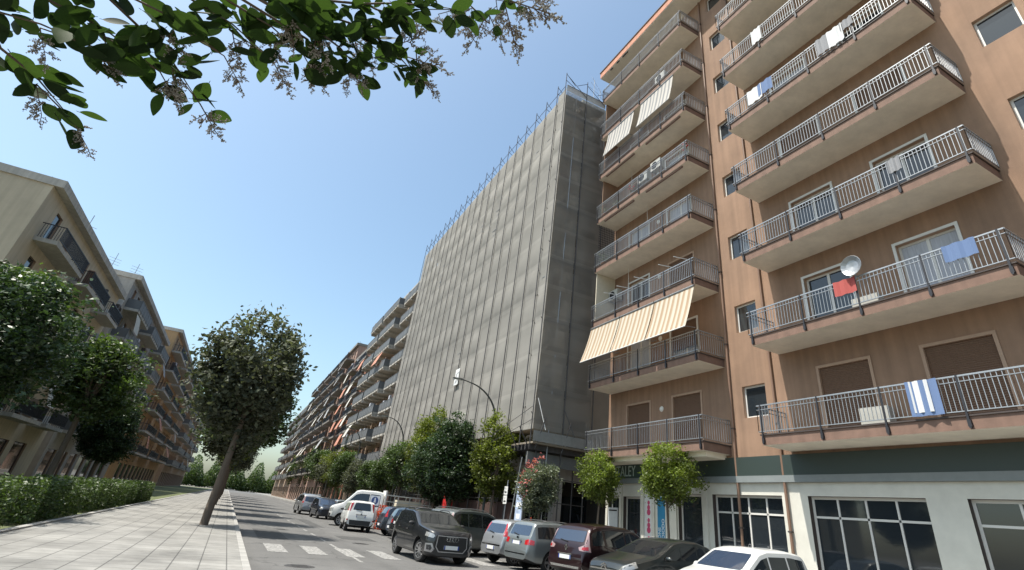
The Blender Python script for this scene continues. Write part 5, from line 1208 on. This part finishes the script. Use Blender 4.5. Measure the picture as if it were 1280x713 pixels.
WAGON = dict(ends=(2.15, -2.3), top=[(2.15, .68), (2.08, .80), (1.9, .88), (1.2, .98), (.4, 1.40), (.05, 1.48), (-.9, 1.52), (-1.7, 1.50), (-1.98, 1.45), (-2.17, 1.02), (-2.22, .94), (-2.3, .6)], belt=[(2.15, .64), (1.1, .90), (-1.6, .98), (-2.3, .95)], bot=[(2.15, .25), (1.9, .2), (-1.9, .24), (-2.3, .36)],
             hw=[(2.15, .60), (2.0, .76), (1.6, .85), (-1.5, .87), (-2.0, .83), (-2.3, .70)], tum=.27, wheel=(.32, .20), axles=(1.3, -1.3), track=.77, side=(-1.9, .85), pillars=[-1.15, -.2], seams=[.8, -.2, -1.1], handles=[-.05, -.95], wind=(1.18, .4), rear=(-2.165, -2.0), rmarg=.08, mirror=.75, rails=(.1, -1.75), railm=M_RIM, rim='five', plates=[(-2.5, .83)], wiper=1.06,
             pairs=[('tail_light', [(-.86, .80), (-.46, .80), (-.46, .93), (-.66, .97), (-.86, .93)], (.88, -.47, 0), M_TAIL), ('bumper_bar', [(-.62, .50), (.62, .50), (.62, .53), (-.62, .53)], (1, 0, 0), M_CHROME)])
HATCH = dict(ends=(1.9, -1.87), top=[(1.9, .66), (1.83, .80), (1.65, .88), (1.1, .98), (.35, 1.38), (0, 1.45), (-.9, 1.47), (-1.42, 1.43), (-1.55, 1.38), (-1.76, .98), (-1.80, .90), (-1.87, .58)], belt=[(1.9, .62), (1.0, .90), (-1.3, .98), (-1.87, .92)], bot=[(1.9, .25), (1.6, .2), (-1.5, .24), (-1.87, .34)],
             hw=[(1.9, .56), (1.78, .72), (1.4, .80), (-1.25, .825), (-1.6, .80), (-1.87, .68)], tum=.25, wheel=(.30, .185), axles=(1.23, -1.23), track=.74, rim='seven', side=(-1.45, .78), pillars=[-.72, .05], seams=[.75, 0, -.75], handles=[.15, -.6], wind=(1.08, .36), rear=(-1.755, -1.57), mirror=.7, plates=[(-2, .52)], wiper=1.0, plate_light=False,
             pairs=[('tail_light', [(-.80, .92), (-.64, .92), (-.58, 1.34), (-.66, 1.34)], (.92, -.38, 0), M_TAIL), ('bumper_bar', [(-.6, .60), (.6, .60), (.6, .64), (-.6, .64)], (1, 0, 0), M_CHROME), ('headlight', [(-.78, .68), (-.5, .68), (-.46, .80), (-.70, .86)], (-.92, -.38, 0), M_HEAD), ('grille', [(-.4, .58), (.4, .58), (.4, .68), (-.4, .68)], (-1, 0, 0), PLASTIC), ('lower_grille', [(-.5, .3), (.5, .3), (.5, .45), (-.5, .45)], (-1, 0, 0), PLASTIC)])
COUPE = dict(ends=(2.18, -2.08), top=[(2.18, .62), (2.12, .74), (1.95, .82), (1.25, .95), (1.05, .99), (.15, 1.38), (-.25, 1.44), (-.9, 1.44), (-1.4, 1.34), (-1.85, 1.05), (-2.0, .98), (-2.08, .6)], belt=[(2.18, .58), (1.1, .88), (-1.4, .97), (-2.08, .92)], bot=[(2.18, .24), (1.9, .2), (-1.8, .24), (-2.08, .36)],
             hw=[(2.18, .56), (2.08, .72), (1.8, .83), (1.3, .875), (-1.4, .88), (-1.8, .83), (-2.08, .70)], tum=.32, wheel=(.32, .205), axles=(1.3, -1.3), track=.78, side=(-1.45, .75), pillars=[-.75, .0], seams=[.8, -.1, -.9], handles=[0, -.85], wind=(1.03, .17), rear=(-1.84, -1.45), mirror=.72, rim='five', plates=[(2.5, .42)], aerial=-1.2,
             pairs=[('headlight', [(-.95, .74), (-.60, .62), (-.50, .66), (-.58, .76), (-.86, .86)], (-.86, -.5, 0), M_HEAD), ('badge_strip', [(-.55, .60), (.55, .60), (.52, .635), (-.52, .635)], (-1, 0, 0), M_CHROME), ('lower_grille', [(-.5, .28), (.5, .28), (.55, .5), (-.55, .5)], (-1, 0, 0), PLASTIC), ('tail_light', [(-.86, .80), (-.60, .80), (-.60, .95), (-.86, .97)], (.92, -.38, 0), M_TAIL)])
CAB = dict(ends=(2.5, -.75), top=[(2.5, .95), (2.44, 1.08), (2.25, 1.17), (1.8, 1.32), (1.05, 2.12), (.75, 2.2), (-.3, 2.22), (-.68, 2.18), (-.75, 2.1)], belt=[(2.5, .9), (1.8, 1.24), (-.75, 1.26)], bot=[(2.5, .42), (2.2, .36), (-.75, .42)], hw=[(2.5, .72), (2.36, .9), (2.0, .96), (-.7, .96), (-.75, .93)], tum=.16, wheel=(.36, .22), axles=(1.7, -2.6), track=.84, side=(-.55, 1.45), pillars=[.15], seams=[1.3, .15], handles=[.3], wind=(1.78, 1.06), mirror=1.35, mirrorm=PLASTIC, rim='cap', clad=.12, roofgap=.2,
           pairs=[('headlight', [(-.94, .80), (-.66, .80), (-.64, 1.0), (-.90, 1.02)], (-.93, -.36, 0), M_HEAD), ('grille', [(-.55, .78), (.55, .78), (.55, .98), (-.55, .98)], (-1, 0, 0), PLASTIC), ('lower_grille', [(-.85, .46), (.85, .46), (.85, .7), (-.85, .7)], (-1, 0, 0), PLASTIC)])
P_BLACK = paint('black_paint', (.007, .008, .010), .1, .4); P_WHITE = paint('white_car_paint', (.62, .62, .60), .0, .4); P_GREY = paint('grey_green_paint', (.085, .095, .092), .4); P_SILVER = paint('silver_paint', (.34, .35, .36), .6); P_SILV2 = paint('silver_green_paint', (.20, .22, .22), .5)
P_RED = paint('dark_wine_paint', (.016, .003, .005), .3, .3); P_DKGREEN = paint('dark_grey_paint', (.025, .030, .030), .4, .3); P_BLUE = paint('blue_grey_paint', (.07, .09, .12), .5); P_DBLUE = paint('dark_blue_paint', (.02, .026, .04), .4)

t, hit, patch = make_car('parked_car', 'black crossover car with a big framed grille pulling out over the crossing', Q2, 6.96, 20.74, -87.6, P_BLACK, steer=14, group='cars in the road')
p = hit((0, 0, .70), (-1, 0, 0))
for i in range(4):
    MB().lathe([(.058, -.006), (.068, -.006), (.068, .006), (.058, .006)], 22, 0, 'x', (0, 0, 0), True).build('emblem_ring', M_CHROME, t, loc=(p.x+.02, (i-1.5)*.098, .735))
t, hit, patch = make_car('parked_car', 'small white hatchback seen from behind beside the orange netting', PANDA, 7.32, 35.88, 85.5, P_WHITE, group='cars in the road')
p = hit((0, 0, .92), (1, 0, 0)); MB().lathe([(.001, -.02), (.04, -.018), (.045, 0)], 14, 0, 'x').build('emblem', M_CHROME, t, loc=(p.x, 0, .92))
make_car('parked_car', 'grey people carrier with roof rails behind the black crossover', MPV, 9.85, 24.0, 27, P_GREY)
t, hit, patch = make_car('parked_car', 'silver small hatchback with tall red lamps next to the silver estate', HATCH, 11.2, 20.9, 9, P_SILVER)
p = hit((0, 0, .86), (1, 0, 0)); MB().lathe([(.001, -.02), (.04, -.018), (.045, 0)], 14, 0, 'x').build('emblem', M_DARK, t, loc=(p.x, 0, .86))
t, hit, patch = make_car('parked_car', 'silver-green estate car with red corner lamps beside the wine red car', WAGON, 11.72, 19.0, 7, P_SILV2)
p = hit((0, 0, 1.0), (1, 0, 0)); MB().bar((-.02, -.07, 0), (-.02, .07, .01), .02, .05).build('emblem', M_CHROME, t, loc=(p.x, 0, .985))
t, hit, patch = make_car('parked_car', 'dark wine red people carrier with clear rear lamps and blue rear glass', SCENIC, 11.85, 16.45, 14, P_RED)
p = hit((0, 0, .92), (1, 0, 0)); e = MB()
for (a, b) in (((0, .085), (.05, 0)), ((.05, 0), (0, -.085)), ((0, -.085), (-.05, 0)), ((-.05, 0), (0, .085))): e.bar((0, a[0], a[1]), (0, b[0], b[1]), .022, .02, up=(1, 0, 0))
e.build('emblem', M_CHROME, t, loc=(p.x-.015, 0, .93))
t, hit, patch = make_car('parked_car', 'dark grey hatchback with pale headlights parked nose out before the blue poster', COUPE, 11.5, 13.55, 189.7, P_DKGREEN)
p = hit((0, 0, .66), (-1, 0, 0)); e = MB()
for dz in (0, .055): 
    for s in (-1, 1): e.bar((0, 0, .04+dz), (0, s*.10, -.02+dz), .02, .028, up=(1, 0, 0))
e.build('emblem', M_CHROME, t, loc=(p.x+.03, 0, .66))
make_car('parked_car', 'white car parked nose out beside the dark grey hatchback', dict(HATCH, wglass=M_BGLASS), 11.7, 10.6, 188, P_WHITE)
make_car('parked_car', 'blue-grey hatchback parked tail out beside the orange netting', dict(HATCH, ends=HATCH['ends'], rails=None), 9.95, 31.0, -3, P_BLUE)
make_car('parked_car', 'dark blue hatchback between the blue-grey hatchback and the orange netting', HATCH, 10.0, 33.5, 0, P_DBLUE)
make_car('parked_car', 'black estate car with roof rails hidden behind the black crossover', dict(WAGON, rails=(.2, -1.6)), 9.75, 27.9, 5, P_BLACK)
make_car('parked_car', 'dark small car facing out beside the white flatbed truck', dict(HATCH, wglass=M_BGLASS), 7.55, 50.6, -86, P_DBLUE, group='cars in the road')
make_car('parked_car', 'silver people carrier beyond the dark small car', MPV, 7.0, 57.5, 92, P_SILVER, group='cars in the road')
make_car('parked_car', 'grey hatchback parked far along beneath the dusty trees', HATCH, 10.1, 52.5, 4, P_SILV2)
make_car('parked_car', 'dark parked car beneath the trees before the grey block', HATCH, 10.1, 57.5, 4, P_DBLUE)
make_car('parked_car', 'white parked car far along before the salmon house', HATCH, 10.1, 66.5, 4, P_WHITE)
make_car('parked_car', 'dark people carrier parked far along before the salmon house', MPV, 9.8, 72.5, 4, P_BLACK)
# white flatbed truck
TX, TY, TH = 8.9, 40.4, 172
t, hit, patch = make_car('flatbed_truck', 'white flatbed truck with a caged load bed parked behind the white hatchback', dict(CAB, wglass=M_BGLASS), TX, TY, TH, P_WHITE, cat='truck', group='trucks at the site')
M_CAGE = mat('pale_cage_steel', (.50, .50, .47), .5, .2, noise=.2)
MB().box(-4.2, -.78, -.35, .35, .5, .72).build('chassis', PLASTIC, t)
MB().box(-4.6, -.82, -1.0, 1.0, .85, .95).build('bed_floor', M_STEEL, t)
MB().box(-.92, -.82, -1.0, 1.0, .95, 2.34).build('headboard', M_WHITE, t)
for s in (-1, 1):
    y = s*.98
    for z in (1.35, 1.7, 2.08): MB().bar((-4.6, y, z), (-.92, y, z), .05, .05).build('cage_rail', M_CAGE, t)
    for X in (-4.58, -3.9, -3.2, -2.5, -1.7): MB().bar((X, y, .95), (X, y, 2.08), .045, .045).build('cage_post', M_CAGE, t)
    MB().box(-4.6, -.94, *sorted((y-s*.02, y+s*.02)), .95, 1.3).build('side_board', M_PLANKG, t)
for z in (1.35, 2.08): MB().bar((-4.6, -.98, z), (-4.6, .98, z), .05, .05).build('cage_rail', M_CAGE, t)
MB().bar((-4.6, -.98, 1.3), (-4.6, .98, 2.08), .04, .04).bar((-4.6, .98, 1.3), (-4.6, -.98, 2.08), .04, .04).build('cage_brace', M_CAGE, t)
MB().box(-3.4, -1.7, -.6, .8, .96, 1.85).build('load_panel', M_CREAM, t)
e = patch('door_decal', [(-.52, 1.38), (.1, 1.38), (.1, 1.96), (-.52, 1.96)], (0, -1, 0), mat('decal_pale', (.5, .54, .6), .5), .009)
patch('door_emblem', [(-.21+.23*math.cos(a*math.pi/8), 1.67+.23*math.sin(a*math.pi/8)) for a in range(16)], (0, -1, 0), mat('decal_blue', (.03, .06, .18), .5), .014, .06)
patch('door_emblem', [(-.28, 1.55), (-.14, 1.55), (-.18, 1.83), (-.24, 1.83)], (0, -1, 0), mat('decal_pale', (.5, .54, .6), .5), .018, .06)
